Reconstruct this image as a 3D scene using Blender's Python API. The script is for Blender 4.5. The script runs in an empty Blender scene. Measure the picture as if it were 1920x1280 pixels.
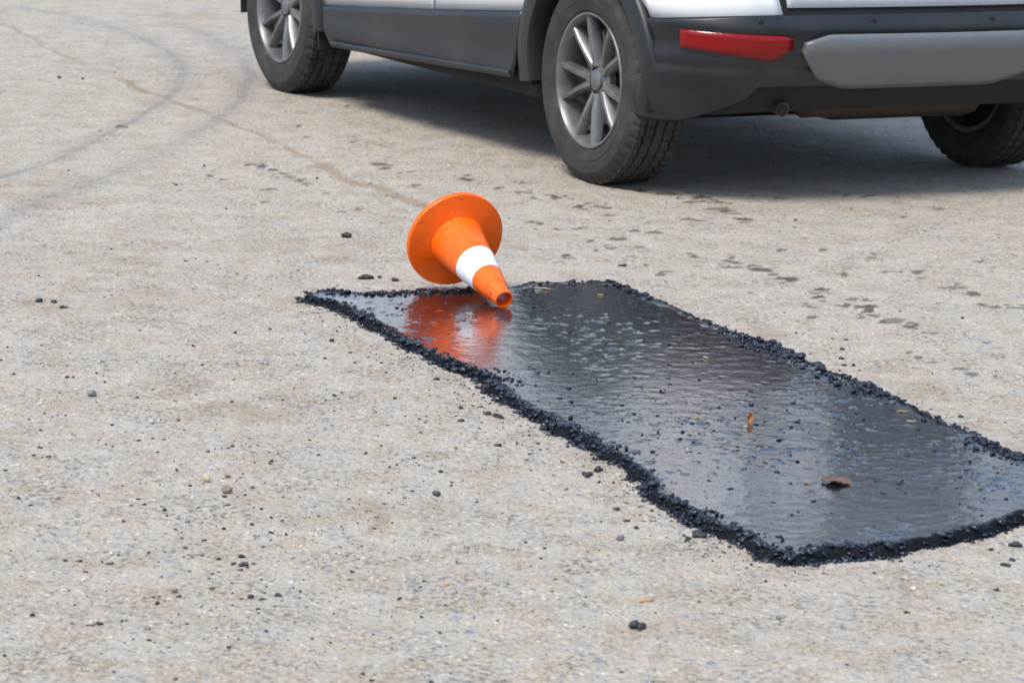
import bpy, bmesh, math, random
import numpy as np
from mathutils import Matrix, Vector

random.seed(7)
rng = np.random.default_rng(7)
sc = bpy.context.scene
COL = sc.collection

# ------------------------------------------------------------------ camera
CAM_LOC = (0.0, 0.0, 1.4977)
CAM_RIGHT = (0.999548, 0.005887, 0.029490)
CAM_UP = (-0.030071, 0.195676, 0.980207)
CAM_FWD = (0.000000, 0.980651, -0.195764)
CAM_LENS = 108.920
cam_data = bpy.data.cameras.new('camera')
cam = bpy.data.objects.new('camera', cam_data)
COL.objects.link(cam)
r_, u_, f_ = Vector(CAM_RIGHT), Vector(CAM_UP), Vector(CAM_FWD)
cam.matrix_world = Matrix((
    (r_.x, u_.x, -f_.x, CAM_LOC[0]), (r_.y, u_.y, -f_.y, CAM_LOC[1]),
    (r_.z, u_.z, -f_.z, CAM_LOC[2]), (0, 0, 0, 1)))
cam_data.sensor_width = 36.0
cam_data.lens = CAM_LENS
cam_data.clip_start = 0.1
cam_data.clip_end = 2000
cam_data.dof.use_dof = True
cam_data.dof.focus_distance = 7.6
cam_data.dof.aperture_fstop = 11.0
sc.camera = cam

# ------------------------------------------------------------------ sky, sun, exposure
SUN_AZ, SUN_EL = math.radians(-146), math.radians(55)
world = bpy.data.worlds.new('World')
sc.world = world
world.use_nodes = True
nt = world.node_tree
bg = nt.nodes['Background']
sky = nt.nodes.new('ShaderNodeTexSky')
sky.sky_type = 'NISHITA'
sky.sun_disc = False
sky.sun_elevation = SUN_EL
sky.sun_rotation = SUN_AZ
sky.air_density = 1.0
sky.dust_density = 2.5
sky.ozone_density = 1.0
hs = nt.nodes.new('ShaderNodeHueSaturation')
hs.inputs['Saturation'].default_value = 1.0
nt.links.new(sky.outputs[0], hs.inputs['Color'])
veil = nt.nodes.new('ShaderNodeMix')          # even layer of thin cloud over the whole sky
veil.data_type = 'RGBA'
veil.inputs[0].default_value = 0.55
veil.inputs[7].default_value = (4.0, 5.4, 7.7, 1)
nt.links.new(hs.outputs[0], veil.inputs[6])
nt.links.new(veil.outputs[2], bg.inputs[0])
bg.inputs[1].default_value = 0.076
sun_data = bpy.data.lights.new('sun', 'SUN')
sun_data.energy = 1.5
sun_data.angle = math.radians(18)
sun_data.color = (1.0, 0.93, 0.83)
sun = bpy.data.objects.new('sun', sun_data)
COL.objects.link(sun)
sd = Vector((math.sin(SUN_AZ) * math.cos(SUN_EL), math.cos(SUN_AZ) * math.cos(SUN_EL), math.sin(SUN_EL)))
sun.rotation_euler = sd.to_track_quat('Z', 'Y').to_euler()
sc.view_settings.view_transform = 'Standard'
sc.view_settings.look = 'None'
sc.view_settings.gamma = 1.0
sc.view_settings.exposure = 1.30

# ------------------------------------------------------------------ measured positions (metres, on the ground)
CAR_POS = (0.9858, 10.6321, 0.0)
CAR_YAW = 0.48348
CONE_POS = (-0.1789, 8.2167)
CONE_YAW = 0.4328
PATCH = [(-0.5817, 7.9616), (-0.5095, 8.0274), (-0.4402, 8.0429), (-0.3692, 8.0313), (-0.2863, 8.0687), (-0.1883, 8.1009), (-0.0898, 8.1492), (-0.0047, 8.2002), (0.0527, 8.2425), (0.1251, 8.2712), (0.2128, 8.3191), (0.2845, 8.2819), (0.3381, 8.1494), (0.4163, 7.9803), (0.5016, 7.7586), (0.5853, 7.5897), (0.6666, 7.4411), (0.7384, 7.2281), (0.8133, 7.0926), (0.8775, 6.8924), (0.9518, 6.7152), (1.0297, 6.517), (1.0852, 6.3562), (1.1541, 6.1682), (1.1908, 6.0655), (1.1049, 5.9391), (1.0071, 5.8526), (0.9463, 5.7926), (0.8627, 5.7072), (0.7731, 5.6387), (0.686, 5.5754), (0.6021, 5.5285), (0.5211, 5.5008), (0.4745, 5.5326), (0.4323, 5.6417), (0.3783, 5.7537), (0.3327, 5.8713), (0.2897, 5.9724), (0.273, 6.0982), (0.2177, 6.2574), (0.1539, 6.4189), (0.0981, 6.5382), (0.052, 6.6633), (-0.0078, 6.7915), (-0.0451, 6.8992), (-0.0845, 7.0637), (-0.1489, 7.1516), (-0.2031, 7.2687), (-0.2877, 7.4514), (-0.3627, 7.6382), (-0.4241, 7.7713), (-0.4856, 7.8792)]
CRUMBS = [(-0.967, 6.223, 0.0132, 'mid-sized black crumb a little below the small whitish pebble'), (-0.938, 6.141, 0.012, 'small black crumb below the small whitish pebble'), (-0.912, 5.745, 0.0112, 'small black crumb above and left of the upright white stone'), (-0.721, 5.647, 0.011, 'small black crumb a little above the upright white stone'), (-0.645, 5.696, 0.0091, 'small black crumb a little below and left of the tan double pebble'), (-0.439, 5.606, 0.011, 'small black crumb a little above and right of the dark four-crumb heap'), (-0.707, 5.362, 0.0143, 'mid-sized black crumb just below the upright white stone'), (-0.755, 5.179, 0.0083, 'small black crumb just below and left of the sand filled crack'), (-0.675, 4.98, 0.0143, 'mid-sized black crumb a little left of the dark brown pebble'), (-0.721, 4.979, 0.0071, 'small black crumb a little below the sand filled crack'), (-0.594, 5.114, 0.0091, 'small black crumb a little above the dark brown pebble'), (-0.472, 5.193, 0.0093, 'small black crumb a little below the dark four-crumb heap'), (-0.439, 5.173, 0.0129, 'mid-sized black crumb a little below the dark four-crumb heap'), (-0.42, 5.162, 0.0129, 'mid-sized black crumb a little below and right of the dark four-crumb heap'), (-0.393, 5.185, 0.013, 'mid-sized black crumb well right of the dark brown pebble'), (-0.454, 5.162, 0.0074, 'small black crumb right of the dark brown pebble'), (-0.45, 5.016, 0.0081, 'small black crumb below the dark four-crumb heap'), (-0.395, 4.972, 0.0107, 'mid-sized black crumb below the dark four-crumb heap'), (-0.418, 5.08, 0.0082, 'small black crumb well right of the dark brown pebble'), (-0.296, 6.258, 0.01, 'small black crumb above and left of the smooth dark pebble'), (-1.011, 6.905, 0.0134, 'small black crumb a little above and left of the round grey pebble'), (-1.138, 6.928, 0.0122, 'small black crumb a little above and left of the small whitish pebble'), (-0.957, 7.1, 0.01, 'small black crumb a little above the round grey pebble'), (-0.922, 6.878, 0.0097, 'small black crumb just above and right of the round grey pebble'), (-0.723, 6.328, 0.0089, 'small black crumb just below and right of the pale grey pebble'), (-0.748, 6.334, 0.009, 'small black crumb just below the pale grey pebble'), (-0.83, 6.732, 0.0083, 'tiny black crumb a little above and left of the pale grey pebble'), (-1.219, 7.819, 0.0274, 'mid-sized black crumb well above and left of the round grey pebble'), (-1.179, 7.818, 0.0192, 'mid-sized black crumb above the round grey pebble'), (-1.142, 7.743, 0.019, 'mid-sized black crumb above the small whitish pebble'), (-0.602, 7.559, 0.0093, 'tiny black crumb a little below and left of the left tip of the patch'), (-0.443, 7.207, 0.0089, 'tiny black crumb below the left tip of the patch'), (-0.37, 7.175, 0.0101, 'small black crumb below and right of the left tip of the patch'), (-0.915, 8.5, 0.0104, 'tiny black crumb well left of the left tip of the patch'), (-0.595, 8.402, 0.0103, 'tiny black crumb a little above the left tip of the patch'), (-1.146, 8.682, 0.0091, 'tiny black crumb well left of the curled black crumb'), (-0.172, 7.033, 0.0161, 'mid-sized black crumb above and left of the largest crumb beside the patch edge'), (-0.263, 6.536, 0.0104, 'small black crumb well left of the largest crumb beside the patch edge'), (-0.189, 6.464, 0.0114, 'small black crumb left of the largest crumb beside the patch edge'), (0.045, 6.307, 0.0134, 'mid-sized black crumb a little below and right of the largest crumb beside the patch edge'), (-0.106, 6.594, 0.0163, 'mid-sized black crumb a little left of the largest crumb beside the patch edge'), (-0.065, 6.756, 0.0143, 'mid-sized black crumb just above and left of the largest crumb beside the patch edge'), (-0.109, 6.728, 0.0119, 'small black crumb a little left of the largest crumb beside the patch edge'), (0.124, 6.38, 0.0113, 'small black crumb a little above and left of the pair of crumbs by the patch'), (-0.259, 6.801, 0.0096, 'small black crumb above the smooth dark pebble'), (-0.12, 6.645, 0.0094, 'small black crumb well left of the pair of crumbs by the patch'), (-0.059, 5.895, 0.0084, 'small black crumb a little right of the smooth dark pebble'), (0.214, 5.865, 0.0146, 'mid-sized black crumb a little above the smooth grey pebble'), (0.231, 5.781, 0.0154, 'mid-sized black crumb just above the smooth grey pebble'), (0.248, 5.73, 0.0132, 'mid-sized black crumb just above and right of the smooth grey pebble'), (0.065, 5.475, 0.0078, 'small black crumb left of the smooth grey pebble'), (0.037, 5.588, 0.007, 'tiny black crumb left of the smooth grey pebble'), (-0.26, 4.895, 0.0079, 'small black crumb well below and left of the tiny yellow stone'), (-0.217, 4.972, 0.008, 'small black crumb below and left of the tiny yellow stone'), (-0.148, 4.838, 0.0078, 'small black crumb well below and right of the dark four-crumb heap'), (-0.196, 6.232, 0.0088, 'small black crumb a little above and left of the smooth dark pebble'), (-0.228, 6.167, 0.0087, 'small black crumb well below and left of the largest crumb beside the patch edge'), (-0.207, 4.726, 0.0093, 'small black crumb well left of the large lone green-black crumb'), (-0.112, 4.722, 0.0102, 'mid-sized black crumb below the tiny yellow stone'), (0.466, 5.484, 0.0078, 'small black crumb a little left of the front corner of the patch'), (0.469, 5.383, 0.0077, 'small black crumb a little below and left of the front corner of the patch'), (0.703, 5.207, 0.0102, 'small black crumb just below the white stone chip'), (0.881, 5.362, 0.0124, 'mid-sized black crumb right of the white stone chip'), (0.711, 5.559, 0.0109, 'small black crumb a little above and left of the white stone chip'), (0.717, 5.549, 0.0089, 'small black crumb right of the front corner of the patch'), (0.731, 5.551, 0.0099, 'small black crumb a little above the white stone chip'), (0.914, 5.647, 0.013, 'mid-sized black crumb a little below and left of the right end of the patch front'), (0.871, 9.547, 0.0116, "tiny black crumb well right of the car's near rear wheel"), (1.076, 9.847, 0.012, 'tiny black crumb well above the widest crumb beyond the patch'), (1.47, 9.312, 0.0114, 'tiny black crumb well above and right of the widest crumb beyond the patch'), (0.758, 7.758, 0.0122, 'small black crumb a little above and left of the widest crumb beyond the patch'), (0.84, 7.652, 0.0148, 'small black crumb just above the widest crumb beyond the patch'), (0.806, 7.654, 0.0081, 'tiny black crumb just above and left of the widest crumb beyond the patch'), (0.803, 7.336, 0.0129, 'small black crumb just below the widest crumb beyond the patch'), (0.826, 7.333, 0.0103, 'small black crumb just below and right of the widest crumb beyond the patch'), (0.787, 7.277, 0.0077, 'tiny black crumb just below the widest crumb beyond the patch'), (1.177, 7.976, 0.0098, 'tiny black crumb well right of the widest crumb beyond the patch'), (1.012, 6.784, 0.0132, 'small black crumb well below and right of the widest crumb beyond the patch'), (-1.91, 12.805, 0.0177, 'small black crumb well left of the curved tyre mark'), (-1.811, 12.792, 0.0133, 'tiny black crumb left of the curved tyre mark'), (-1.056, 10.367, 0.0162, "small black crumb well below and left of the car's near front wheel"), (-0.663, 10.174, 0.0141, 'small black crumb above and left of the curled black crumb'), (-1.487, 10.174, 0.0124, 'tiny black crumb well below and left of the curved tyre mark'), (-1.105, 9.938, 0.0138, 'small black crumb well below the curved tyre mark'), (-0.366, 8.324, 0.0175, 'mid-sized black crumb left of the traffic cone base'), (-0.324, 8.29, 0.0232, 'mid-sized black crumb a little left of the traffic cone base')]
BIG_CRUMBS = [(-0.492, 8.989, 0.0345, 'curled black asphalt crumb on grey road up-left of the traffic cone'), (-0.402, 8.309, 0.0465, 'long flat black asphalt crumb just beyond the left tip of the patch'), (-0.441, 7.428, 0.0196, 'black double crumb on road below the left tip of the patch'), (-0.025, 6.642, 0.0281, 'largest black crumb of the scatter beside the left edge of patch'), (-0.049, 6.671, 0.0212, 'black crumb touching the largest crumb beside left edge of patch'), (-0.023, 6.381, 0.018, 'rounded black crumb below the scatter at left edge of patch'), (0.16, 6.134, 0.0239, 'left black crumb of the pair beside the lower left patch edge'), (0.184, 6.174, 0.0197, 'right black crumb of the pair beside the lower left patch edge'), (0.363, 5.68, 0.0283, 'big knobbly black clump lying just off the lower left patch edge'), (0.343, 5.658, 0.0121, 'small black crumb at the left side of the big knobbly clump'), (0.229, 5.056, 0.0271, 'large lone dark green-black crumb on road at bottom centre'), (-0.47, 5.381, 0.0182, 'biggest crumb of the dark four-crumb heap at lower left'), (-0.479, 5.435, 0.0126, 'topmost crumb of the dark four-crumb heap at lower left'), (-0.49, 5.39, 0.0134, 'left crumb of the dark four-crumb heap at lower left'), (-0.474, 5.352, 0.0095, 'front crumb of the dark four-crumb heap at lower left'), (0.92, 5.531, 0.0217, 'flat black crumb below the right corner of the patch, nearest camera'), (0.941, 5.571, 0.0178, 'black crumb just behind the flat crumb under patch right corner'), (0.964, 5.676, 0.0282, 'largest black clump under the right end of the patch edge'), (0.306, 8.636, 0.0272, 'flat black crumb on road beyond the far edge of patch'), (0.818, 7.527, 0.0238, 'widest black crumb on road beside the far right patch edge'), (0.805, 7.413, 0.0208, 'black crumb right below the widest one beside far patch edge')]
PEBBLES = [(-0.931, 6.734, 0.0202, 'grey', 'round grey pebble on the road at left'), (-0.767, 6.473, 0.016, 'pale', 'pale grey pebble right of and below the round grey pebble'), (-1.03, 6.638, 0.0117, 'pale', 'small whitish pebble left of the round grey pebble'), (-0.871, 6.601, 0.0116, 'tan', 'small tan pebble below the round grey pebble'), (-0.714, 6.511, 0.0115, 'brown', 'small brown pebble right of the pale grey pebble'), (-0.598, 5.967, 0.0201, 'tan', 'tan double pebble on road at lower left'), (-0.549, 5.882, 0.0209, 'brown', 'tan-brown pebble just below the tan double pebble'), (-0.559, 6.007, 0.0117, 'brown', 'small dark brown pebble right of the tan double pebble'), (-0.621, 6.225, 0.011, 'grey', 'small grey pebble above the tan double pebble'), (-0.602, 5.657, 0.009, 'brown', 'small brown pebble below the tan-brown pebble'), (-0.6, 5.545, 0.0089, 'grey', 'small dark grey pebble left of the four-crumb heap'), (-0.467, 5.579, 0.0089, 'grey', 'small grey pebble above the four-crumb heap'), (-0.715, 5.43, 0.0077, 'white', 'small upright white stone at lower left'), (-0.592, 4.958, 0.0106, 'brown', 'dark brown pebble at the bottom left'), (-0.572, 5.186, 0.0111, 'brown', 'reddish brown pebble left of crumbs at bottom left'), (-0.141, 5.941, 0.0158, 'dark', 'smooth dark pebble on road below centre'), (0.214, 5.632, 0.016, 'grey', 'smooth grey pebble below the left edge of patch'), (-0.102, 5.282, 0.0075, 'yellow', 'tiny yellow stone on road at bottom centre'), (0.473, 5.146, 0.011, 'grey', 'grey pebble below the front corner of the patch'), (0.501, 5.235, 0.0093, 'tan', 'tan pebble below the front corner of the patch'), (0.731, 5.356, 0.0095, 'white', 'white stone chip on road below the patch'), (-0.856, 8.502, 0.0104, 'tan', 'tiny tan stone on road at upper left'), (-0.688, 4.973, 0.0125, 'pale', 'pale flat stone beside the sand filled crack at bottom left'), (-0.515, 4.682, 0.0101, 'brown', 'brown pebble cut by the bottom frame edge')]
PATCH_LUMPS = [(0.734, 6.825, 0.0132), (0.366, 7.05, 0.0136), (0.588, 6.318, 0.0134), (0.531, 6.239, 0.011), (0.376, 6.314, 0.0156), (0.599, 6.257, 0.01), (0.823, 6.16, 0.0174), (-0.123, 7.694, 0.0202), (0.064, 6.776, 0.0119), (0.249, 7.475, 0.0157), (0.219, 7.287, 0.0154), (0.796, 7.173, 0.0164), (0.687, 7.218, 0.0178), (0.564, 7.47, 0.0157), (0.567, 6.069, 0.0129), (0.796, 6.098, 0.0119), (0.748, 6.003, 0.0128), (0.406, 6.071, 0.015), (0.443, 6.009, 0.0138), (0.705, 6.154, 0.0109), (0.867, 6.062, 0.0129)]
TWIGS = [(0.878, 6.768, 0.0286, -0.25, 'straw twig lying at the right edge of the black patch'), (0.884, 6.666, 0.0176, 0.1, 'short straw twig just below the twig at patch edge'), (0.466, 7.305, 0.0167, 0.5, 'short straw twig on middle of the black patch'), (0.327, 6.909, 0.0231, 0.35, 'pale straw twig on the patch left of centre'), (0.412, 6.639, 0.014, 0.05, 'tiny straw twig on the patch left of curled leaf'), (0.079, 8.165, 0.0371, 0.02, 'straw twig on the far end of the patch right of cone'), (0.231, 8.095, 0.0156, -0.3, 'tiny pale twig on the far end of the patch'), (0.25, 5.213, 0.0335, -0.35, 'orange dry stem on grey road at bottom centre')]
CHIPS = [(0.6, 6.069, 0.014, 'orange wood chip beside the dry leaf on the patch'), (0.698, 6.614, 0.0128, 'small orange bark chip on the patch above the dry leaf'), (0.513, 6.574, 0.0128, 'small tan chip under the curled leaf on the patch'), (0.532, 6.571, 0.0093, 'olive chip right of the curled leaf on the patch')]
LEAF_POS = (0.662, 6.081, 0.0581)
CURL_POS = (0.524, 6.612, 0.0163)
STAINS = [(-0.006, 10.17, 0.0162, 0.0246), (0.022, 9.97, 0.0177, 0.0238), (0.111, 9.888, 0.0228, 0.0349), (0.171, 9.894, 0.0176, 0.0281), (0.231, 9.79, 0.0304, 0.0286), (0.264, 9.723, 0.0259, 0.0254), (0.188, 9.725, 0.0147, 0.0235), (0.213, 9.668, 0.0154, 0.0195), (0.292, 9.546, 0.017, 0.0191), (0.061, 9.399, 0.0167, 0.0264), (0.12, 9.274, 0.0124, 0.0198), (0.197, 9.289, 0.0182, 0.0233), (0.169, 9.156, 0.0138, 0.0201), (0.367, 9.27, 0.0206, 0.0309), (0.424, 9.239, 0.0189, 0.0256), (0.392, 9.436, 0.0126, 0.016), (0.31, 9.098, 0.0162, 0.0223), (0.219, 9.046, 0.0121, 0.0193), (0.267, 8.958, 0.0175, 0.0241), (0.361, 8.965, 0.0144, 0.0217), (0.246, 8.873, 0.0142, 0.0213), (0.155, 8.759, 0.0156, 0.025), (0.34, 8.773, 0.0117, 0.0187), (0.369, 8.665, 0.0177, 0.0226), (0.422, 8.549, 0.0244, 0.039), (0.424, 8.433, 0.0113, 0.015), (0.481, 10.063, 0.0491, 0.0421), (0.407, 10.114, 0.0179, 0.0183), (0.517, 9.963, 0.0203, 0.0208), (0.603, 9.992, 0.0266, 0.0298), (0.575, 9.887, 0.0412, 0.0234), (0.568, 10.104, 0.0152, 0.0152), (0.637, 9.745, 0.0389, 0.0396), (0.668, 9.69, 0.0258, 0.028), (0.689, 9.892, 0.0114, 0.0183), (0.853, 10.012, 0.0373, 0.0358), (0.546, 9.492, 0.0379, 0.0243), (0.705, 9.474, 0.0151, 0.0215), (0.722, 9.536, 0.0339, 0.019), (1.101, 10.14, 0.018, 0.0184), (1.154, 10.132, 0.0153, 0.0183), (0.517, 8.856, 0.0158, 0.0252), (0.616, 8.785, 0.0196, 0.0278), (0.627, 8.848, 0.0142, 0.0188), (0.62, 8.668, 0.0178, 0.0203), (0.596, 8.722, 0.0155, 0.0183), (0.534, 8.675, 0.017, 0.0181), (0.676, 8.696, 0.0194, 0.0227), (0.695, 8.641, 0.0308, 0.0315), (0.728, 8.572, 0.0229, 0.0221), (0.768, 8.496, 0.0265, 0.0348), (0.731, 8.46, 0.0226, 0.0259), (1.028, 8.872, 0.0237, 0.033), (1.067, 8.661, 0.0208, 0.0225), (1.137, 8.664, 0.0193, 0.0203), (1.147, 8.569, 0.0176, 0.0221), (0.929, 8.606, 0.0138, 0.0179), (0.833, 8.371, 0.0209, 0.0233), (0.828, 8.3, 0.0185, 0.0208), (0.822, 8.218, 0.0147, 0.0204), (0.822, 8.174, 0.0168, 0.0181), (0.792, 8.102, 0.0166, 0.0199), (0.791, 7.947, 0.0142, 0.021), (0.918, 8.21, 0.0168, 0.0163), (0.947, 8.206, 0.0146, 0.0162), (0.88, 8.1, 0.0217, 0.0237), (0.938, 8.098, 0.0231, 0.0317), (0.954, 8.016, 0.0179, 0.0234), (0.912, 8.02, 0.0179, 0.0194), (0.917, 7.968, 0.0356, 0.0231), (0.993, 7.942, 0.0319, 0.0343), (0.972, 7.887, 0.0282, 0.0301), (1.026, 7.865, 0.0246, 0.0225), (1.018, 7.824, 0.0231, 0.0185), (1.062, 7.762, 0.0139, 0.0164), (1.21, 8.456, 0.0264, 0.0216), (1.238, 8.495, 0.0189, 0.0174), (1.241, 8.436, 0.015, 0.0171), (1.257, 8.359, 0.0209, 0.0334), (1.281, 8.189, 0.0205, 0.0263), (1.353, 8.185, 0.0256, 0.0263), (1.191, 7.641, 0.0171, 0.0212), (1.211, 7.592, 0.0163, 0.014), (0.983, 7.506, 0.0134, 0.0172), (0.991, 7.464, 0.0134, 0.0135), (1.078, 7.313, 0.0144, 0.0231), (1.099, 7.256, 0.0163, 0.016), (1.028, 7.387, 0.0119, 0.0116), (1.467, 9.387, 0.0142, 0.0158), (1.352, 9.919, 0.022, 0.0294), (1.054, 8.961, 0.0159, 0.0217), (0.915, 9.013, 0.0176, 0.0219), (0.785, 8.999, 0.024, 0.0195), (0.876, 9.217, 0.0287, 0.0204), (0.638, 8.26, 0.0111, 0.0124), (1.357, 8.874, 0.0142, 0.0142), (1.153, 8.224, 0.0125, 0.0123), (1.222, 9.714, 0.0129, 0.0198), (-0.906, 10.424, 0.0122, 0.0176), (-0.867, 10.407, 0.0193, 0.0275), (-0.817, 10.326, 0.0163, 0.0261), (-0.792, 10.247, 0.0155, 0.0218), (-0.753, 10.186, 0.014, 0.0192), (-0.712, 10.117, 0.0167, 0.0267), (-0.689, 10.06, 0.0125, 0.0187), (-0.638, 9.92, 0.015, 0.0206), (-0.608, 9.839, 0.0142, 0.018), (-0.569, 9.734, 0.0121, 0.0175), (-0.545, 9.478, 0.0163, 0.0167), (-0.493, 9.544, 0.0132, 0.0148), (-1.504, 11.196, 0.0177, 0.023), (-1.458, 11.309, 0.0155, 0.0248), (-0.974, 10.087, 0.0139, 0.0212), (-0.822, 11.471, 0.0142, 0.0226), (-0.48, 11.036, 0.0136, 0.0197), (-0.464, 10.545, 0.0254, 0.0406), (-0.439, 10.463, 0.0216, 0.0203), (-0.395, 10.356, 0.0107, 0.0171), (-0.681, 12.143, 0.0125, 0.02), (-0.769, 11.16, 0.0138, 0.0172), (-1.013, 10.171, 0.0105, 0.0168), (-0.793, 9.632, 0.0166, 0.0172), (-0.803, 9.914, 0.0171, 0.0137), (-0.477, 10.085, 0.0139, 0.0165), (-0.121, 10.14, 0.0141, 0.0226), (-0.059, 10.069, 0.0158, 0.0252), (-0.178, 10.313, 0.0125, 0.0201), (0.037, 9.995, 0.0174, 0.0278), (0.055, 9.859, 0.0154, 0.0247), (-0.456, 10.522, 0.0201, 0.0322), (-0.599, 11.097, 0.0115, 0.0185), (-0.359, 10.376, 0.0144, 0.0231), (-0.176, 10.214, 0.0177, 0.0284), (-0.331, 10.097, 0.0158, 0.0238), (0.029, 10.171, 0.0141, 0.0226), (0.619, 9.972, 0.026, 0.0349), (0.65, 9.909, 0.031, 0.0344)]
DUST_LINE = [(-2.804, 15.696, 0.0324), (-2.514, 14.937, 0.0309), (-2.251, 14.246, 0.0344), (-1.912, 13.424, 0.0371), (-1.643, 12.778, 0.0375), (-1.399, 12.19, 0.0422), (-1.163, 11.736, 0.0366), (-0.957, 11.236, 0.0389), (-0.767, 10.776, 0.0524), (-0.586, 10.252, 0.0677), (-0.429, 9.923, 0.0587), (-0.28, 9.614, 0.0569), (-0.191, 9.376, 0.0425)]
TYRE_MARKS = [[(-2.768, 15.798, 0.0435), (-2.482, 15.713, 0.0432), (-2.227, 15.446, 0.0425), (-2.017, 15.066, 0.0441), (-1.792, 14.508, 0.045), (-1.603, 13.96, 0.0481), (-1.489, 13.477, 0.0465), (-1.42, 13.036, 0.0495), (-1.389, 12.595, 0.0435), (-1.397, 12.208, 0.038), (-1.426, 11.592, 0.0321), (-1.489, 10.996, 0.0305), (-1.553, 10.403, 0.0289), (-1.654, 10.028, 0.0314), (-1.721, 9.811, 0.0307)], [(-1.694, 15.195, 0.0523), (-1.527, 14.846, 0.0511), (-1.337, 14.203, 0.0539), (-1.212, 13.621, 0.0564), (-1.129, 12.954, 0.0582), (-1.105, 12.21, 0.0507), (-1.123, 11.746, 0.0488), (-1.166, 11.188, 0.0504), (-1.237, 10.632, 0.048), (-1.346, 10.068, 0.042), (-1.451, 9.603, 0.0401), (-1.502, 9.3, 0.0421), (-1.533, 9.099, 0.0412), (-1.573, 8.789, 0.0399)]]
CRACKS = [[(-0.797, 5.41, 0.0058), (-0.771, 5.358, 0.0067), (-0.735, 5.274, 0.0066), (-0.733, 5.222, 0.0065), (-0.708, 5.124, 0.0082), (-0.703, 5.044, 0.0081), (-0.729, 5.009, 0.0063), (-0.767, 4.989, 0.0062), (-0.76, 4.928, 0.0053), (-0.748, 4.869, 0.0052), (-0.741, 4.781, 0.006), (-0.751, 4.751, 0.0051), (-0.762, 4.702, 0.0051), (-0.75, 4.639, 0.005)], [(-0.767, 4.989, 0.0054), (-0.81, 5.007, 0.0054), (-0.843, 4.991, 0.0054), (-0.879, 4.993, 0.0054)], [(-0.261, 5.866, 0.0125), (-0.234, 5.725, 0.0122), (-0.259, 5.623, 0.014), (-0.298, 5.599, 0.0139)], [(0.717, 5.418, 0.0154), (0.736, 5.332, 0.0171), (0.784, 5.269, 0.0132), (0.841, 5.208, 0.0112)]]
DUST_SPOTS = [(-0.613, 6.604, 0.082, 0.104, 0.9), (-1.212, 7.843, 0.124, 0.158, 0.8), (-0.761, 6.889, 0.073, 0.14, 0.5), (-1.556, 9.845, 0.103, 0.157, 0.8), (-1.447, 9.471, 0.115, 0.166, 0.7), (0.962, 7.077, 0.075, 0.107, 0.8), (0.875, 7.309, 0.064, 0.088, 0.6), (1.041, 6.67, 0.071, 0.095, 0.8), (0.622, 7.722, 0.081, 0.098, 0.7), (-0.008, 8.916, 0.062, 0.148, 0.8), (-0.685, 8.812, 0.185, 0.18, 0.5), (-0.481, 8.756, 0.092, 0.221, 0.6), (-1.688, 15.621, 0.215, 0.221, 0.7), (-0.257, 5.784, 0.062, 0.12, 0.5), (-0.492, 6.702, 0.142, 0.21, 0.3), (0.721, 5.365, 0.048, 0.087, 0.6), (-1.142, 8.548, 0.299, 0.333, 0.35), (0.216, 6.192, 0.044, 0.092, 0.4), (-1.001, 7.915, 0.222, 0.288, 0.4), (0.277, 5.052, 0.181, 0.093, 0.25)]

# ------------------------------------------------------------------ helpers
def tag(o, label=None, cat=None, group=None, kind=None):
    if label: o['label'] = label
    if cat: o['category'] = cat
    if group: o['group'] = group
    if kind: o['kind'] = kind
    return o

def empty(name, loc=(0, 0, 0), parent=None):
    o = bpy.data.objects.new(name, None)
    COL.objects.link(o)
    o.location = loc
    o.empty_display_size = 0.1
    if parent: o.parent = parent
    return o

def link(name, me, parent=None):
    o = bpy.data.objects.new(name, me)
    COL.objects.link(o)
    if parent: o.parent = parent
    return o

def mesh(name, v, f, mat=None, smooth=True):
    me = bpy.data.meshes.new(name)
    me.from_pydata([tuple(map(float, p)) for p in v], [], [tuple(int(i) for i in q) for q in f])
    if smooth: me.polygons.foreach_set('use_smooth', [True] * len(me.polygons))
    if mat: me.materials.append(mat)
    me.update()
    return me

def sharp(me, ang=35):
    try: me.set_sharp_from_angle(angle=math.radians(ang))
    except Exception: pass
    return me

def quads_mesh(name, V, F, mat):
    """fast mesh from numpy arrays: V (n,3), F (m,k)"""
    me = bpy.data.meshes.new(name)
    m, k = F.shape
    me.vertices.add(len(V)); me.vertices.foreach_set('co', V.astype(np.float32).ravel())
    me.loops.add(m * k); me.loops.foreach_set('vertex_index', F.astype(np.int32).ravel())
    me.polygons.add(m)
    me.polygons.foreach_set('loop_start', np.arange(0, m * k, k, dtype=np.int32))
    me.polygons.foreach_set('use_smooth', np.ones(m, dtype=bool))
    me.materials.append(mat)
    me.update(calc_edges=True)
    me.validate()
    return me

def vnoise(x, y, seed=0):
    """2-D value noise, 0..1"""
    xi, yi = np.floor(x).astype(np.int64), np.floor(y).astype(np.int64)
    fx, fy = x - xi, y - yi
    fx = fx * fx * (3 - 2 * fx); fy = fy * fy * (3 - 2 * fy)
    def h(a, b):
        n = (a * 374761393 + b * 668265263 + seed * 974634777) & 0x7fffffff
        n = ((n ^ (n >> 13)) * 1274126177) & 0x7fffffff
        n = ((n ^ (n >> 16)) * 668265263) & 0x7fffffff
        return ((n >> 7) & 0xffff) / 65535.0
    a = h(xi, yi) * (1 - fx) + h(xi + 1, yi) * fx
    b = h(xi, yi + 1) * (1 - fx) + h(xi + 1, yi + 1) * fx
    return a * (1 - fy) + b * fy

def sstep(a, b, x):
    t = np.clip((x - a) / (b - a), 0, 1)
    return t * t * (3 - 2 * t)

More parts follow.
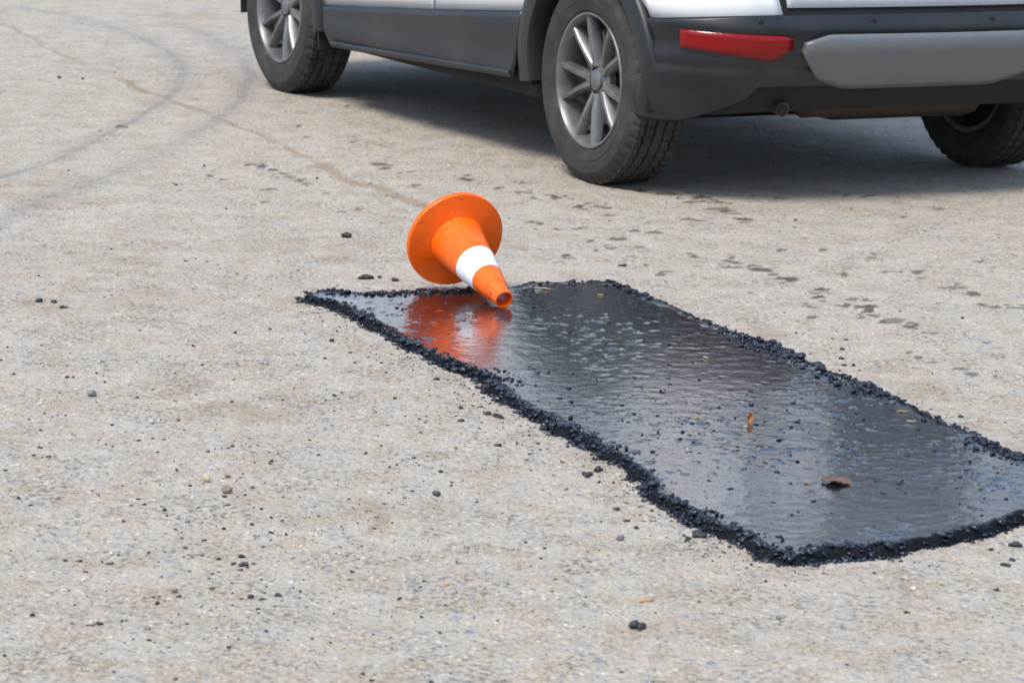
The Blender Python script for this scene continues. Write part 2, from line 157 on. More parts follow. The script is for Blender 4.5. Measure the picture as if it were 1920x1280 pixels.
class NT:
    """small node-tree helper"""
    def __init__(self, name):
        self.m = bpy.data.materials.new(name)
        self.m.use_nodes = True
        self.t = self.m.node_tree
        self.b = self.t.nodes['Principled BSDF']
        self.pos = self.t.nodes.new('ShaderNodeNewGeometry').outputs['Position']
        self.obj = self.t.nodes.new('ShaderNodeTexCoord').outputs['Object']
    def n(self, typ, **kw):
        nd = self.t.nodes.new(typ)
        for k, v in kw.items(): setattr(nd, k, v)
        return nd
    def put(self, sock, v):
        if hasattr(v, 'links'): self.t.links.new(v, sock)
        elif isinstance(v, tuple) and len(v) == 3 and sock.type == 'RGBA': sock.default_value = v + (1,)
        else: sock.default_value = v
    def noise(self, scale, detail=3, rough=0.55, vec=None, dist=0.0):
        nd = self.n('ShaderNodeTexNoise')
        self.put(nd.inputs['Vector'], vec if vec is not None else self.pos)
        nd.inputs['Scale'].default_value = scale; nd.inputs['Detail'].default_value = detail
        nd.inputs['Roughness'].default_value = rough; nd.inputs['Distortion'].default_value = dist
        return nd.outputs['Fac']
    def voro(self, scale, vec=None, feature='F1'):
        nd = self.n('ShaderNodeTexVoronoi', feature=feature)
        self.put(nd.inputs['Vector'], vec if vec is not None else self.pos)
        nd.inputs['Scale'].default_value = scale
        return nd
    def ramp(self, fac, stops, interp='LINEAR'):
        nd = self.n('ShaderNodeValToRGB')
        cr = nd.color_ramp; cr.interpolation = interp
        while len(cr.elements) < len(stops): cr.elements.new(0.5)
        for e, (p, c) in zip(cr.elements, stops):
            e.position = p
            e.color = (c, c, c, 1) if isinstance(c, (int, float)) else tuple(c) + (1,)
        self.put(nd.inputs['Fac'], fac)
        return nd.outputs['Color']
    def mix(self, fac, a, b, mode='MIX'):
        nd = self.n('ShaderNodeMix', data_type='RGBA', blend_type=mode)
        self.put(nd.inputs['Factor'], fac); self.put(nd.inputs['A'] if False else nd.inputs[6], a); self.put(nd.inputs[7], b)
        return nd.outputs[2]
    def math(self, op, a, b=0.0, c=None):
        nd = self.n('ShaderNodeMath', operation=op)
        self.put(nd.inputs[0], a); self.put(nd.inputs[1], b)
        if c is not None: self.put(nd.inputs[2], c)
        return nd.outputs[0]
    def attr(self, name):
        return self.n('ShaderNodeAttribute', attribute_name=name).outputs['Fac']
    def attrc(self, name):
        return self.n('ShaderNodeAttribute', attribute_name=name).outputs['Color']
    def bump(self, h, strength, dist, normal=None):
        nd = self.n('ShaderNodeBump')
        nd.inputs['Strength'].default_value = strength; nd.inputs['Distance'].default_value = dist
        self.put(nd.inputs['Height'], h)
        if normal is not None: self.put(nd.inputs['Normal'], normal)
        return nd.outputs['Normal']
    def set(self, **kw):
        for k, v in kw.items():
            self.put(self.b.inputs[k.replace('_', ' ')], v)
        return self.m

# ------------------------------------------------------------------ materials
def road_material():
    m = NT('bleached_asphalt')
    v1 = m.voro(85)
    rnd = m.n('ShaderNodeSeparateColor'); m.put(rnd.inputs[0], v1.outputs['Color'])
    stone = m.ramp(rnd.outputs[0], [(0.0, (.155, .165, .185)), (.22, (.27, .28, .305)), (.45, (.37, .36, .345)),
                                    (.7, (.43, .385, .33)), (.88, (.53, .44, .33)), (1.0, (.64, .62, .59))])
    v2 = m.voro(38)
    rnd2 = m.n('ShaderNodeSeparateColor'); m.put(rnd2.inputs[0], v2.outputs['Color'])
    big = m.ramp(rnd2.outputs[1], [(0.0, (.19, .21, .25)), (.55, (.31, .33, .365)), (1.0, (.52, .43, .33))])
    bigmask = m.math('MULTIPLY', m.ramp(rnd2.outputs[0], [(.66, 0.0), (.70, 1.0)]), m.ramp(v2.outputs['Distance'], [(.26, 1.0), (.42, 0.0)]))
    binder = m.ramp(m.noise(150, 5, .75), [(.30, (.13, .12, .11)), (.45, (.34, .325, .30)), (.58, (.42, .40, .37)), (.75, (.58, .55, .51))])
    stonemask = m.ramp(v1.outputs['Distance'], [(.28, .85), (.52, 0.0)])
    c = m.mix(stonemask, binder, stone)
    c = m.mix(m.math('MULTIPLY', bigmask, .85), c, big)
    c = m.mix(1.0, c, (1.10, 1.04, .95), 'MULTIPLY')
    # grey-blue worn areas and warm dusty areas
    lo = m.ramp(m.noise(1.1, 4, .6), [(.38, 0.0), (.62, 1.0)])
    c = m.mix(m.math('MULTIPLY', lo, .55), c, m.mix(.5, c, (.43, .385, .335)))
    # loose sand in the pores
    sandn = m.math('MULTIPLY', m.ramp(m.noise(9, 5, .65, dist=.4), [(.47, 0.0), (.60, 1.0)]), m.ramp(m.noise(95, 4, .75), [(.44, 0.0), (.58, 1.0)]))
    c = m.mix(m.math('MULTIPLY', sandn, .85), c, m.ramp(m.noise(240, 2, .6), [(.35, (.20, .145, .09)), (.55, (.37, .285, .19)), (.75, (.50, .42, .32))]))
    # dark open pores
    pit = m.math('MULTIPLY', m.ramp(m.noise(75, 4, .7), [(.55, 0.0), (.61, 1.0)]), m.ramp(m.noise(6, 4, .65), [(.42, .12), (.60, 1.0)]))
    c = m.mix(m.math('MULTIPLY', pit, .62), c, (.10, .08, .06))
    white = m.ramp(m.noise(160, 2, .5), [(.73, 0.0), (.76, 1.0)])
    c = m.mix(m.math('MULTIPLY', white, .6), c, (.62, .60, .57))
    # shaped marks carried by the mesh: sand drift, tyre rubber, wet spots, cracks
    d = m.attr('dust'); gr = m.ramp(m.noise(75, 5, .8), [(.36, .42), (.56, 1.0)])
    c = m.mix(m.math('MULTIPLY', d, gr), c, m.ramp(m.noise(300, 2, .6), [(.3, (.13, .09, .055)), (.55, (.28, .20, .125)), (.75, (.46, .37, .27))]))
    t = m.math('MULTIPLY', m.attr('tyre'), m.ramp(m.noise(60, 4, .7), [(.3, .3), (.65, 1.0)]))
    c = m.mix(m.math('MULTIPLY', t, .95), c, (.165, .165, .17))
    k = m.attr('crust')
    c = m.mix(m.math('MULTIPLY', k, m.ramp(m.noise(90, 4, .7), [(.45, 0.0), (.62, .8)])), c, (.60, .58, .56))
    s = m.math('MULTIPLY', m.attr('stain'), m.ramp(m.noise(90, 3, .7), [(.25, .7), (.5, 1.0)]))
    c = m.mix(m.math('MULTIPLY', s, .95), c, (.07, .058, .045))
    ck = m.math('MULTIPLY', m.attr('crack'), m.ramp(m.noise(70, 4, .7), [(.42, 0.0), (.55, 1.0)]))
    c = m.mix(m.math('MULTIPLY', ck, .8), c, m.ramp(m.noise(180, 3, .7), [(.35, (.11, .08, .055)), (.65, (.42, .33, .23))]))
    hgt = m.math('ADD', m.math('MULTIPLY', stonemask, .35), m.math('MULTIPLY', m.noise(150, 4, .7), .9))
    hgt = m.math('ADD', hgt, m.math('MULTIPLY', bigmask, .5))
    hgt = m.math('SUBTRACT', hgt, m.math('MULTIPLY', pit, .6))
    nrm = m.bump(hgt, 1.0, .0042)
    return m.set(Base_Color=c, Roughness=m.mix(s, (.9, .9, .9), (.5, .5, .5)), Normal=nrm, Specular_IOR_Level=.25)

def patch_material():
    m = NT('fresh_wet_bitumen')
    n1 = m.noise(85, 4, .62)
    n2 = m.noise(24, 3, .55)
    v = m.voro(110)
    h = m.math('ADD', m.math('MULTIPLY', n1, .9), m.math('MULTIPLY', n2, 1.0))
    nrm = m.bump(m.math('ADD', h, m.math('MULTIPLY', m.ramp(m.noise(80, 4, .65), [(.60, 0.0), (.69, 1.0)]), 3.0)), .22, .0022)
    nrm2 = m.bump(m.math('ADD', h, m.math('MULTIPLY', v.outputs['Distance'], -.5)), .5, .003)
    c = m.ramp(m.noise(60, 3, .6), [(.3, (.004, .005, .0075)), (.7, (.010, .0115, .015))])
    speck = m.ramp(m.noise(210, 1, .5), [(.765, 0.0), (.785, 1.0)])
    c = m.mix(speck, c, (.20, .16, .10))
    rim = m.attr('rim')
    m.set(Base_Color=c, Roughness=m.math('ADD', m.ramp(m.noise(14, 4, .6), [(.35, .14), (.7, .32)]), m.math('MULTIPLY', rim, .42)), Normal=nrm2, Specular_IOR_Level=.10)
    m.put(m.b.inputs['Coat Weight'], m.math('MULTIPLY', m.ramp(m.noise(5, 4, .6), [(.30, 1.0), (.75, .92)]), m.math('SUBTRACT', 1.0, rim)))
    m.put(m.b.inputs['Coat Roughness'], .05); m.put(m.b.inputs['Coat IOR'], 2.0); m.put(m.b.inputs['Coat Normal'], nrm); m.put(m.b.inputs['Coat Tint'], (.86, .95, 1.0, 1.0))
    return m.m

def lump_material(name='bitumen_lump', base=(.004, .0065, .014), rough=.13):
    m = NT(name)
    nrm = m.bump(m.noise(260, 3, .6), .7, .002)
    c = m.mix(m.noise(120, 3, .6), base, tuple(x * 2.2 for x in base))
    return m.set(Base_Color=c, Roughness=m.ramp(m.noise(90, 2, .5), [(.3, rough), (.7, rough + .18)]), Normal=nrm, Specular_IOR_Level=.5)

def attr_material(name, rough=.85):
    m = NT(name)
    c = m.mix(m.math('MULTIPLY', m.noise(400, 2, .6), .6), m.attrc('tint'), (.05, .045, .04))
    return m.set(Base_Color=c, Roughness=rough)

def stone_material(name, a, b, rough=.75):
    m = NT(name)
    c = m.ramp(m.noise(130, 4, .7), [(.3, a), (.7, b)])
    return m.set(Base_Color=c, Roughness=rough, Normal=m.bump(m.noise(300, 3, .6), .5, .001))

def plain(name, col, rough=.5, metal=0.0, coat=0.0, bump=None, dirt=None, **kw):
    m = NT(name)
    c = col
    if dirt:
        c = m.mix(m.ramp(m.noise(dirt[1], 5, .65, vec=m.obj), [(.42, 0.0), (.75, dirt[2])]), col, dirt[0])
    m.set(Base_Color=c, Roughness=rough, Metallic=metal, Coat_Weight=coat, **kw)
    if bump: m.put(m.b.inputs['Normal'], m.bump(m.noise(bump[0], 3, .6, vec=m.obj), bump[1], bump[2]))
    return m.m

def orange_material():
    m = NT('orange_plastic')
    scuff = m.ramp(m.noise(38, 6, .75, vec=m.obj), [(.56, 0.0), (.72, .45)])
    c = m.mix(scuff, m.mix(m.noise(9, 3, .6, vec=m.obj), (.90, .115, .002), (.95, .145, .004)), (.80, .27, .11))
    st = m.n('ShaderNodeMapping'); m.put(st.inputs['Vector'], m.obj); st.inputs['Scale'].default_value = (30, 110, 18)
    nick = m.ramp(m.noise(1.0, 3, .6, vec=st.outputs[0]), [(.665, 0.0), (.69, .9)])
    c = m.mix(nick, c, (.10, .03, .012))
    grime = m.ramp(m.noise(14, 6, .7, vec=m.obj), [(.55, 0.0), (.80, .55)])
    c = m.mix(grime, c, (.42, .11, .035))
    return m.set(Base_Color=c, Roughness=m.ramp(scuff, [(0, .36), (1, .6)]), Normal=m.bump(m.noise(70, 4, .6, vec=m.obj), .12, .002), Specular_IOR_Level=.4)

def band_material():
    m = NT('white_reflective_band')
    c = m.mix(m.ramp(m.noise(22, 5, .7, vec=m.obj), [(.48, 0.0), (.75, .7)]), (.84, .85, .86), (.45, .46, .48))
    return m.set(Base_Color=c, Roughness=.38)

M = dict(
    road=road_material(), patch=patch_material(), lump=lump_material(), grit=attr_material('loose_grit'),
    dry_crumb=lump_material('dry_asphalt_crumb', (.016, .018, .021), .45),
    grey=stone_material('grey_stone', (.12, .12, .12), (.24, .24, .235)), pale=stone_material('pale_stone', (.34, .33, .31), (.55, .54, .51)),
    tan=stone_material('tan_stone', (.34, .26, .17), (.52, .43, .31)), brown=stone_material('brown_stone', (.14, .11, .085), (.30, .24, .18)),
    white=stone_material('white_stone', (.55, .54, .52), (.78, .77, .75)), dark=stone_material('dark_stone', (.025, .027, .03), (.07, .07, .075), .4),
    yellow=stone_material('yellow_stone', (.45, .24, .05), (.60, .36, .10)),
    orange=orange_material(), band=band_material(),
    straw=plain('dry_straw', (.40, .30, .17), .7, bump=(200, .4, .001)), rust=plain('orange_stem', (.52, .24, .06), .7),
    chip=stone_material('bark_chip', (.22, .10, .035), (.42, .23, .10)), leaf=stone_material('dead_leaf', (.05, .032, .025), (.20, .13, .10), .8),
    curl=stone_material('curled_leaf', (.22, .075, .02), (.36, .15, .05), .6),
    paint=plain('white_car_paint', (.80, .81, .82), .28, coat=.8, dirt=((.55, .53, .50), 2.0, .25)),
    plastic=plain('dark_grey_plastic', (.011, .0145, .0175), .42, dirt=((.055, .050, .044), 3.0, .40), bump=(500, .15, .001)),
    black=plain('black_underbody', (.012, .012, .012), .85), silver=plain('silver_skid_plate', (.15, .168, .176), .42, metal=.25, dirt=((.20, .19, .17), 4.0, .4)),
    alloy=plain('alloy_rim', (.22, .225, .23), .40, metal=.6, dirt=((.06, .052, .045), 6.0, .8)), disc=plain('brake_disc_steel', (.22, .20, .19), .45, metal=.8),
    tyre=plain('tyre_rubber', (.022, .021, .020), .75, dirt=((.085, .072, .058), 14.0, .55), bump=(120, .3, .001)),
    glass=plain('tinted_glass', (.012, .015, .017), .05, coat=.5), red=plain('red_lens', (.22, .001, .002), .22, coat=.25, bump=(60, .4, .004), Specular_IOR_Level=.3),
    clear=plain('clear_lamp_lens', (.5, .52, .55), .12, coat=.8), muffler=plain('rusty_muffler', (.07, .048, .032), .6, metal=.5, dirt=((.06, .04, .025), 12.0, .8)),
    amber=plain('amber_lens', (.7, .2, .01), .2, coat=.6),
)

# ------------------------------------------------------------------ the road: one sheet to the horizon, finely meshed where the photo looks
def seg_dist(X, Y, pts):
    """distance to a polyline whose points carry a width: returns distance / half width"""
    best = np.full(X.shape, 1e9)
    for (ax, ay, aw), (bx, by, bw) in zip(pts[:-1], pts[1:]):
        dx, dy = bx - ax, by - ay
        t = np.clip(((X - ax) * dx + (Y - ay) * dy) / (dx * dx + dy * dy), 0, 1)
        d = np.hypot(X - ax - t * dx, Y - ay - t * dy) / ((aw + (bw - aw) * t) * .5)
        best = np.minimum(best, d)
    return best

def poly_sdf(X, Y, poly):
    """signed distance to a closed polygon, positive inside"""
    d = np.full(X.shape, 1e9); ins = np.zeros(X.shape, bool)
    n = len(poly)
    for i in range(n):
        ax, ay = poly[i]; bx, by = poly[(i + 1) % n]
        dx, dy = bx - ax, by - ay
        t = np.clip(((X - ax) * dx + (Y - ay) * dy) / (dx * dx + dy * dy), 0, 1)
        d = np.minimum(d, np.hypot(X - ax - t * dx, Y - ay - t * dy))
        cr = (ay > Y) != (by > Y)
        with np.errstate(divide='ignore', invalid='ignore'):
            ins ^= cr & (X < (bx - ax) * (Y - ay) / (by - ay) + ax)
    return np.where(ins, d, -d)

def relief(X, Y):
    return (vnoise(X * 1.7, Y * 1.7, 1) - .5) * .010 + (vnoise(X * 9, Y * 9, 2) - .5) * .004 + \
           (vnoise(X * 60, Y * 60, 3) - .5) * .0022 + (vnoise(X * 125, Y * 125, 4) - .5) * .0018

def build_road():
    NR, NC = 700, 660
    rows = 1.0 / np.linspace(1 / 4.1, 1 / 20.0, NR)
    us = np.linspace(-.25, .25, NC)
    rows = np.concatenate([[-400, -20, 0, 3], rows, [24, 40, 120, 900]])
    us = np.concatenate([[-120, -8, -1.2, -.4], us, [.4, 1.2, 8, 120]])
    D, U = np.meshgrid(rows, us, indexing='ij')
    X = U * np.maximum(D, 4.1) if False else U * np.clip(D, 4.1, 22); Y = D.copy()
    fine = (np.abs(U) <= .2501) & (D > 4.05) & (D < 20.1)
    Z = np.where(fine, relief(X, Y), 0)
    a = {}
    jx = (vnoise(X * 28, Y * 28, 11) - .5) * .048 + (vnoise(X * 80, Y * 80, 12) - .5) * .012
    jy = (vnoise(X * 28, Y * 28, 13) - .5) * .080 + (vnoise(X * 80, Y * 80, 14) - .5) * .020
    st = np.zeros(X.shape)
    for (sx, sy, rx, ry) in STAINS:
        sel = (np.abs(Y - sy) < ry * 3 + .1) & (np.abs(X - sx) < rx * 3 + .1)
        q = np.hypot((X[sel] + jx[sel] * min(1, rx / .02) - sx) / rx, (Y[sel] + jy[sel] * min(1, ry / .03) - sy) / ry)
        st[sel] = np.maximum(st[sel], (1 - sstep(.88, 1.12, q)) * (.62 + .38 * ((sx * 37.7 + sy * 11.3) % 1)))
    a['stain'] = st
    jl = (vnoise(X * 7, Y * 5, 21) - .5)
    dd = seg_dist(X + jl * .05, Y + jl * .05, DUST_LINE)
    brk = .35 + .65 * sstep(.25, .6, vnoise(X * 6, Y * 3, 22))
    du = (1 - sstep(.3, 1.3, dd)) * brk * .82
    for (sx, sy, rx, ry, w) in DUST_SPOTS:
        q = np.hypot((X - sx) / rx, (Y - sy) / ry) + (vnoise(X * 14, Y * 9, 23) - .5) * 1.3
        du = np.maximum(du, .75 * w * (1 - sstep(.3, 1.3, q)) * (.35 + .65 * sstep(.35, .65, vnoise(X * 30, Y * 16, 26))))
    sdf = poly_sdf(X, Y, PATCH)
    edge = np.exp(-np.maximum(-sdf, 0) / .05) * (sdf < .02)
    du = np.maximum(du, edge * .55 * sstep(.3, .7, vnoise(X * 9, Y * 9, 24)))
    a['dust'] = np.clip(du, 0, 1)
    a['crust'] = np.clip(np.exp(-np.maximum(-sdf, 0) / .03) * sstep(.35, .65, vnoise(X * 5, Y * 4, 25)) * 1.1, 0, 1)
    ty = np.zeros(X.shape)
    for i, pl in enumerate(TYRE_MARKS):
        q = seg_dist(X + jl * .02, Y + jl * .02, pl)
        ty = np.maximum(ty, (1 - sstep(.75, 1.1, q)) * (.35 + .65 * vnoise(X * 3, Y * 1.5, 31 + i)) * (1.0 if i == 0 else .75))
        ty = np.maximum(ty, (1 - sstep(1.0, 5.0, q)) * .28)
    a['tyre'] = ty
    ck = np.zeros(X.shape)
    jc = (vnoise(X * 45, Y * 30, 41) - .5) * .022
    for pl in CRACKS:
        ck = np.maximum(ck, 1 - sstep(.4, 1.5, seg_dist(X + jc, Y + jc, pl)))
    a['crack'] = ck
    Z = Z - ck * .002
    nr, nc = X.shape
    V = np.stack([X, Y, Z], -1).reshape(-1, 3)
    idx = np.arange(nr * nc).reshape(nr, nc)
    F = np.stack([idx[:-1, :-1], idx[:-1, 1:], idx[1:, 1:], idx[1:, :-1]], -1).reshape(-1, 4)
    me = quads_mesh('road', V, F, M['road'])
    for k, v in a.items():
        at = me.attributes.new(k, 'FLOAT', 'POINT')
        at.data.foreach_set('value', v.astype(np.float32).ravel())
    o = link('road', me)
    tag(o, kind='structure')
    return o
build_road()

RX, RY = np.arange(-3.2, 3.2, .008), np.arange(4.0, 17.0, .008)
RZ = relief(*np.meshgrid(RX, RY))
def road_z(x, y):
    i, j = int(round((x + 3.2) / .008)), int(round((y - 4.0) / .008))
    return float(RZ[j, i]) if 0 <= i < len(RX) and 0 <= j < len(RY) else 0.0

# ------------------------------------------------------------------ the fresh asphalt patch
PATCH_TOP = .012
def ragged(X, Y, sdf):
    return sdf + .008 + (vnoise(X * 7, Y * 7, 50) - .5) * .014 + (vnoise(X * 22, Y * 22, 51) - .5) * .026 + (vnoise(X * 60, Y * 60, 52) - .5) * .012

def patch_height(X, Y, sdf):
    s = ragged(X, Y, sdf)
    prof = sstep(-.007, .018, s)
    z = -.010 + (PATCH_TOP + .010) * prof
    ridge = np.exp(-((s - .016) / .014) ** 2)
    z += ridge * (.001 + .009 * vnoise(X * 6, Y * 6, 59)) * (.25 + .9 * vnoise(X * 42, Y * 42, 53) ** 1.4 + .6 * vnoise(X * 95, Y * 95, 58) ** 2)
    z += (vnoise(X * 3, Y * 3, 54) - .5) * .002 * prof + (vnoise(X * 34, Y * 34, 55) - .5) * .0006 * prof + (vnoise(X * 70, Y * 70, 60) - .5) * .0003 * prof
    lum = vnoise(X * 75, Y * 75, 56)
    z += sstep(.78, .98, lum) * .0026 * prof * (.3 + 1.2 * sstep(.35, .7, vnoise(X * 4, Y * 4, 57)))
    return z

LUT = {}
def build_patch():
    px = np.array(PATCH)
    st = .0065
    xs = np.arange(px[:, 0].min() - .05, px[:, 0].max() + .05, st)
    ys = np.arange(px[:, 1].min() - .05, px[:, 1].max() + .05, st)
    X, Y = np.meshgrid(xs, ys)
    sdf = poly_sdf(X, Y, PATCH)
    Z = patch_height(X, Y, sdf)
    LUT.update(x0=xs[0], y0=ys[0], st=st, s=sdf, z=Z, sn=ragged(X, Y, sdf), X=X, Y=Y)
    keep = (sdf > -.035)
    idx = np.arange(X.size).reshape(X.shape)
    kf = keep[:-1, :-1] & keep[:-1, 1:] & keep[1:, 1:] & keep[1:, :-1]
    F = np.stack([idx[:-1, :-1], idx[:-1, 1:], idx[1:, 1:], idx[1:, :-1]], -1)[kf]
    used = np.unique(F)
    remap = -np.ones(X.size, int); remap[used] = np.arange(len(used))
    V = np.stack([X, Y, Z], -1).reshape(-1, 3)[used]
    c = px.mean(0)
    root = empty('asphalt_patch', (c[0], c[1], 0))
    tag(root, 'long black wet patch of fresh asphalt laid on the grey road', 'asphalt patch')
    V = V - np.array([c[0], c[1], 0])
    me = quads_mesh('patch_surface', V, remap[F], M['patch'])
    rim = (1 - sstep(.006, .030, sdf + (vnoise(X * 7, Y * 7, 50) - .5) * .014 + (vnoise(X * 22, Y * 22, 51) - .5) * .03)).ravel()[used]
    me.attributes.new('rim', 'FLOAT', 'POINT').data.foreach_set('value', rim.astype(np.float32))
    link('patch_surface', me, root)
    return root, c
patch, PC = build_patch()

def patch_z(x, y):
    """height of the patch or road and signed distance to the patch outline"""
    i, j = int(round((x - LUT['x0']) / LUT['st'])), int(round((y - LUT['y0']) / LUT['st']))
    if 0 <= j < LUT['s'].shape[0] and 0 <= i < LUT['s'].shape[1]:
        return max(float(LUT['z'][j, i]), road_z(x, y)), float(LUT['s'][j, i])
    return road_z(x, y), -1.0

def lump_verts(sub, seed, flat=.7, lobes=6, amp=.35, jit=.05):
    r = np.random.default_rng(seed)
    bm = bmesh.new()
    bmesh.ops.create_icosphere(bm, subdivisions=sub, radius=1.0)
    v = np.array([p.co[:] for p in bm.verts]); f = [[q.index for q in p.verts] for p in bm.faces]
    bm.free()
    dirs = r.normal(size=(lobes, 3)); dirs /= np.linalg.norm(dirs, axis=1)[:, None]
    ln = .55 + .45 * r.random(lobes)
    rad = np.max(np.clip(v @ dirs.T, 0, 1) ** 3 * ln, axis=1)
    rad = (1 - amp) + amp * rad / rad.max() + r.normal(0, jit, len(v))
    v = v * rad[:, None] * np.array([1, .72 + .28 * r.random(), flat])
    v[:, :2] /= max(np.ptp(v[:, 0]), 1e-6)
    v[:, 2] /= max(np.ptp(v[:, 0]), 1e-6) * 2.0 / 1.0 if False else 2.0
    v[:, 2] -= v[:, 2].min()
    return v, f                                   # about 1 wide, standing on z = 0

def variants(name, n, sub, mat, s0, **kw):
    out = []
    for i in range(n):
        v, f = lump_verts(sub, s0 + i, **kw)
        out.append(mesh(name, v, f, mat))
    return out

def cluster_verts(seed, sub=2, n=(2, 5), spread=.42, jit=.06):
    """a knobbly clot: a few lumps grown together"""
    r = np.random.default_rng(seed)
    V, F, off = [], [], 0
    for k in range(r.integers(*n)):
        v, f = lump_verts(sub, seed * 13 + k, flat=.9, lobes=9, amp=.34, jit=jit)
        v = (v - [0, 0, .25]) * r.uniform(.45, .8)
        a, b = r.uniform(0, 6.28), r.uniform(-.8, .8)
        Rz = np.array([[math.cos(a), -math.sin(a), 0], [math.sin(a), math.cos(a), 0], [0, 0, 1]])
        Rx = np.array([[1, 0, 0], [0, math.cos(b), -math.sin(b)], [0, math.sin(b), math.cos(b)]])
        v = v @ Rx.T @ Rz.T
        if k: v = v + np.array([r.uniform(-spread, spread), r.uniform(-spread, spread) * .7, r.uniform(-.12, .10)])
        V.append(v); F += [[i + off for i in q] for q in f]; off += len(v)
    V = np.concatenate(V)
    V[:, :2] -= V[:, :2].mean(0); V /= np.ptp(V[:, 0]); V[:, 2] -= V[:, 2].min()
    V[:, 2] = np.where(V[:, 2] < .06, .0, V[:, 2] - .06)
    return V, F

RIM = []
for q in range(12):
    RIM.append(mesh('lump', *(cluster_verts(60 + q, n=(2, 4)) if q % 3 else lump_verts(2, 100 + q, flat=.8, lobes=9, amp=.36)), M['lump']))

def perimeter_points(n, inner=.036):
    """random points in a band along the ragged edge, thicker here and thinner there"""
    wob = vnoise(LUT['X'] * 5, LUT['Y'] * 5, 61)
    ok = (LUT['sn'] > -.009) & (LUT['sn'] < inner * (.40 + 1.4 * wob ** 1.5)) & (np.abs(LUT['X'] / LUT['Y']) < .23)
    w = np.where(ok, .25 + wob, 0).ravel()
    idx = rng.choice(w.size, n, p=w / w.sum())
    jit = rng.uniform(-.5, .5, (n, 2)) * LUT['st']
    return list(zip(LUT['X'].ravel()[idx] + jit[:, 0], LUT['Y'].ravel()[idx] + jit[:, 1]))

def add_lump(name, me, x, y, size, parent, sink=.3, squash=1.0):
    z, s = patch_z(x, y)
    o = link(name, me, parent)
    h = size
    o.location = (x - PC[0], y - PC[1], z - h * .45 * sink)
    o.rotation_euler = (random.uniform(-.35, .35), random.uniform(-.35, .35), random.uniform(0, 6.28))
    o.scale = (h, h * random.uniform(.75, 1.1), h * random.uniform(.6, 1.0) * squash)
    return o

# crumbly rim: the largest lumps one by one, the rest joined
pp = perimeter_points(1500, .026)
sizes = np.sort(rng.gamma(2.0, .0050, len(pp)))[::-1]
sizes = np.clip(sizes, .004, .025)
inview = lambda q: -.19 < q[0] / q[1] < .19
vis = [q for q in pp if inview(q)]
for i in range(min(279, len(vis))):
    add_lump('lump', RIM[i % 12], vis[i][0], vis[i][1], float(sizes[i]), patch)
for i, (x, y, s) in enumerate(PATCH_LUMPS):
    add_lump('lump', RIM[(1, 2, 4, 5, 7, 8, 10, 11)[i % 8]], x, y, s * 1.1, patch, squash=.65)

def joined(name, items, mat, parent=None, sub=1, seed=900, tint=None, origin=(0, 0), n_var=6, flat=.8):
    """many small stones as one mesh: items = (x, y, z, size, colour)"""
    base = [lump_verts(sub, seed + k, flat=flat, lobes=5, amp=.4) for k in range(n_var)]
    VV, FF, CC, off = [], [], [], 0
    for i, (x, y, z, s, col) in enumerate(items):
        v, f = base[i % n_var]
        a = random.uniform(0, 6.28); ca, sa = math.cos(a), math.sin(a)
        w = v * np.array([s, s * random.uniform(.55, 1.1), s * random.uniform(.4, .9)])
        w = np.stack([w[:, 0] * ca - w[:, 1] * sa + x - origin[0], w[:, 0] * sa + w[:, 1] * ca + y - origin[1], w[:, 2] + z], 1)
        VV.append(w); FF.append(np.array(f) + off); off += len(v)
        if tint: CC.append(np.repeat(np.array([list(col) + [1.0]]), len(v), 0))
    me = quads_mesh(name, np.concatenate(VV), np.concatenate(FF), mat)
    if tint:
        at = me.attributes.new('tint', 'FLOAT_COLOR', 'POINT')
        at.data.foreach_set('color', np.concatenate(CC).astype(np.float32).ravel())
    o = link(name, me, parent)
    o['kind'] = 'stuff'
    return o

small = []
edge_pts = pp[279:] + perimeter_points(1300, .055) + perimeter_points(4400, .024)
for (x, y), s in zip(edge_pts, np.clip(rng.gamma(1.9, .0036, len(edge_pts)), .003, .016)):
    z, _ = patch_z(x, y); small.append((x, y, z - float(s) * .08, float(s), None))
bb = np.array(PATCH)
n_edge = len(small)
while len(small) < n_edge + 2800:
    x, y = rng.uniform(bb[:, 0].min(), bb[:, 0].max()), rng.uniform(bb[:, 1].min(), bb[:, 1].max())
    z, s = patch_z(x, y)
    if s > .03 and vnoise(np.array([x * 3.]), np.array([y * 3.]), 77)[0] > rng.random() * .9:
        small.append((x, y, z - .002, float(np.clip(rng.gamma(1.6, .0025), .002, .013)), None))
joined('rim_crumbs', small, M['lump'], patch, origin=PC)

# ------------------------------------------------------------------ fallen traffic cone
def lathe(name, prof, mat, seg=72, closed=False):
    V, F = [], []
    n = len(prof)
    for i in range(seg):
        a = 2 * math.pi * i / seg
        for (r, z) in prof: V.append((r * math.cos(a), r * math.sin(a), z))
    for i in range(seg):
        j = (i + 1) % seg
        for k in range(n if closed else n - 1):
            l = (k + 1) % n
            F.append((i * n + k, j * n + k, j * n + l, i * n + l))
    return sharp(mesh(name, V, F, mat), 40)

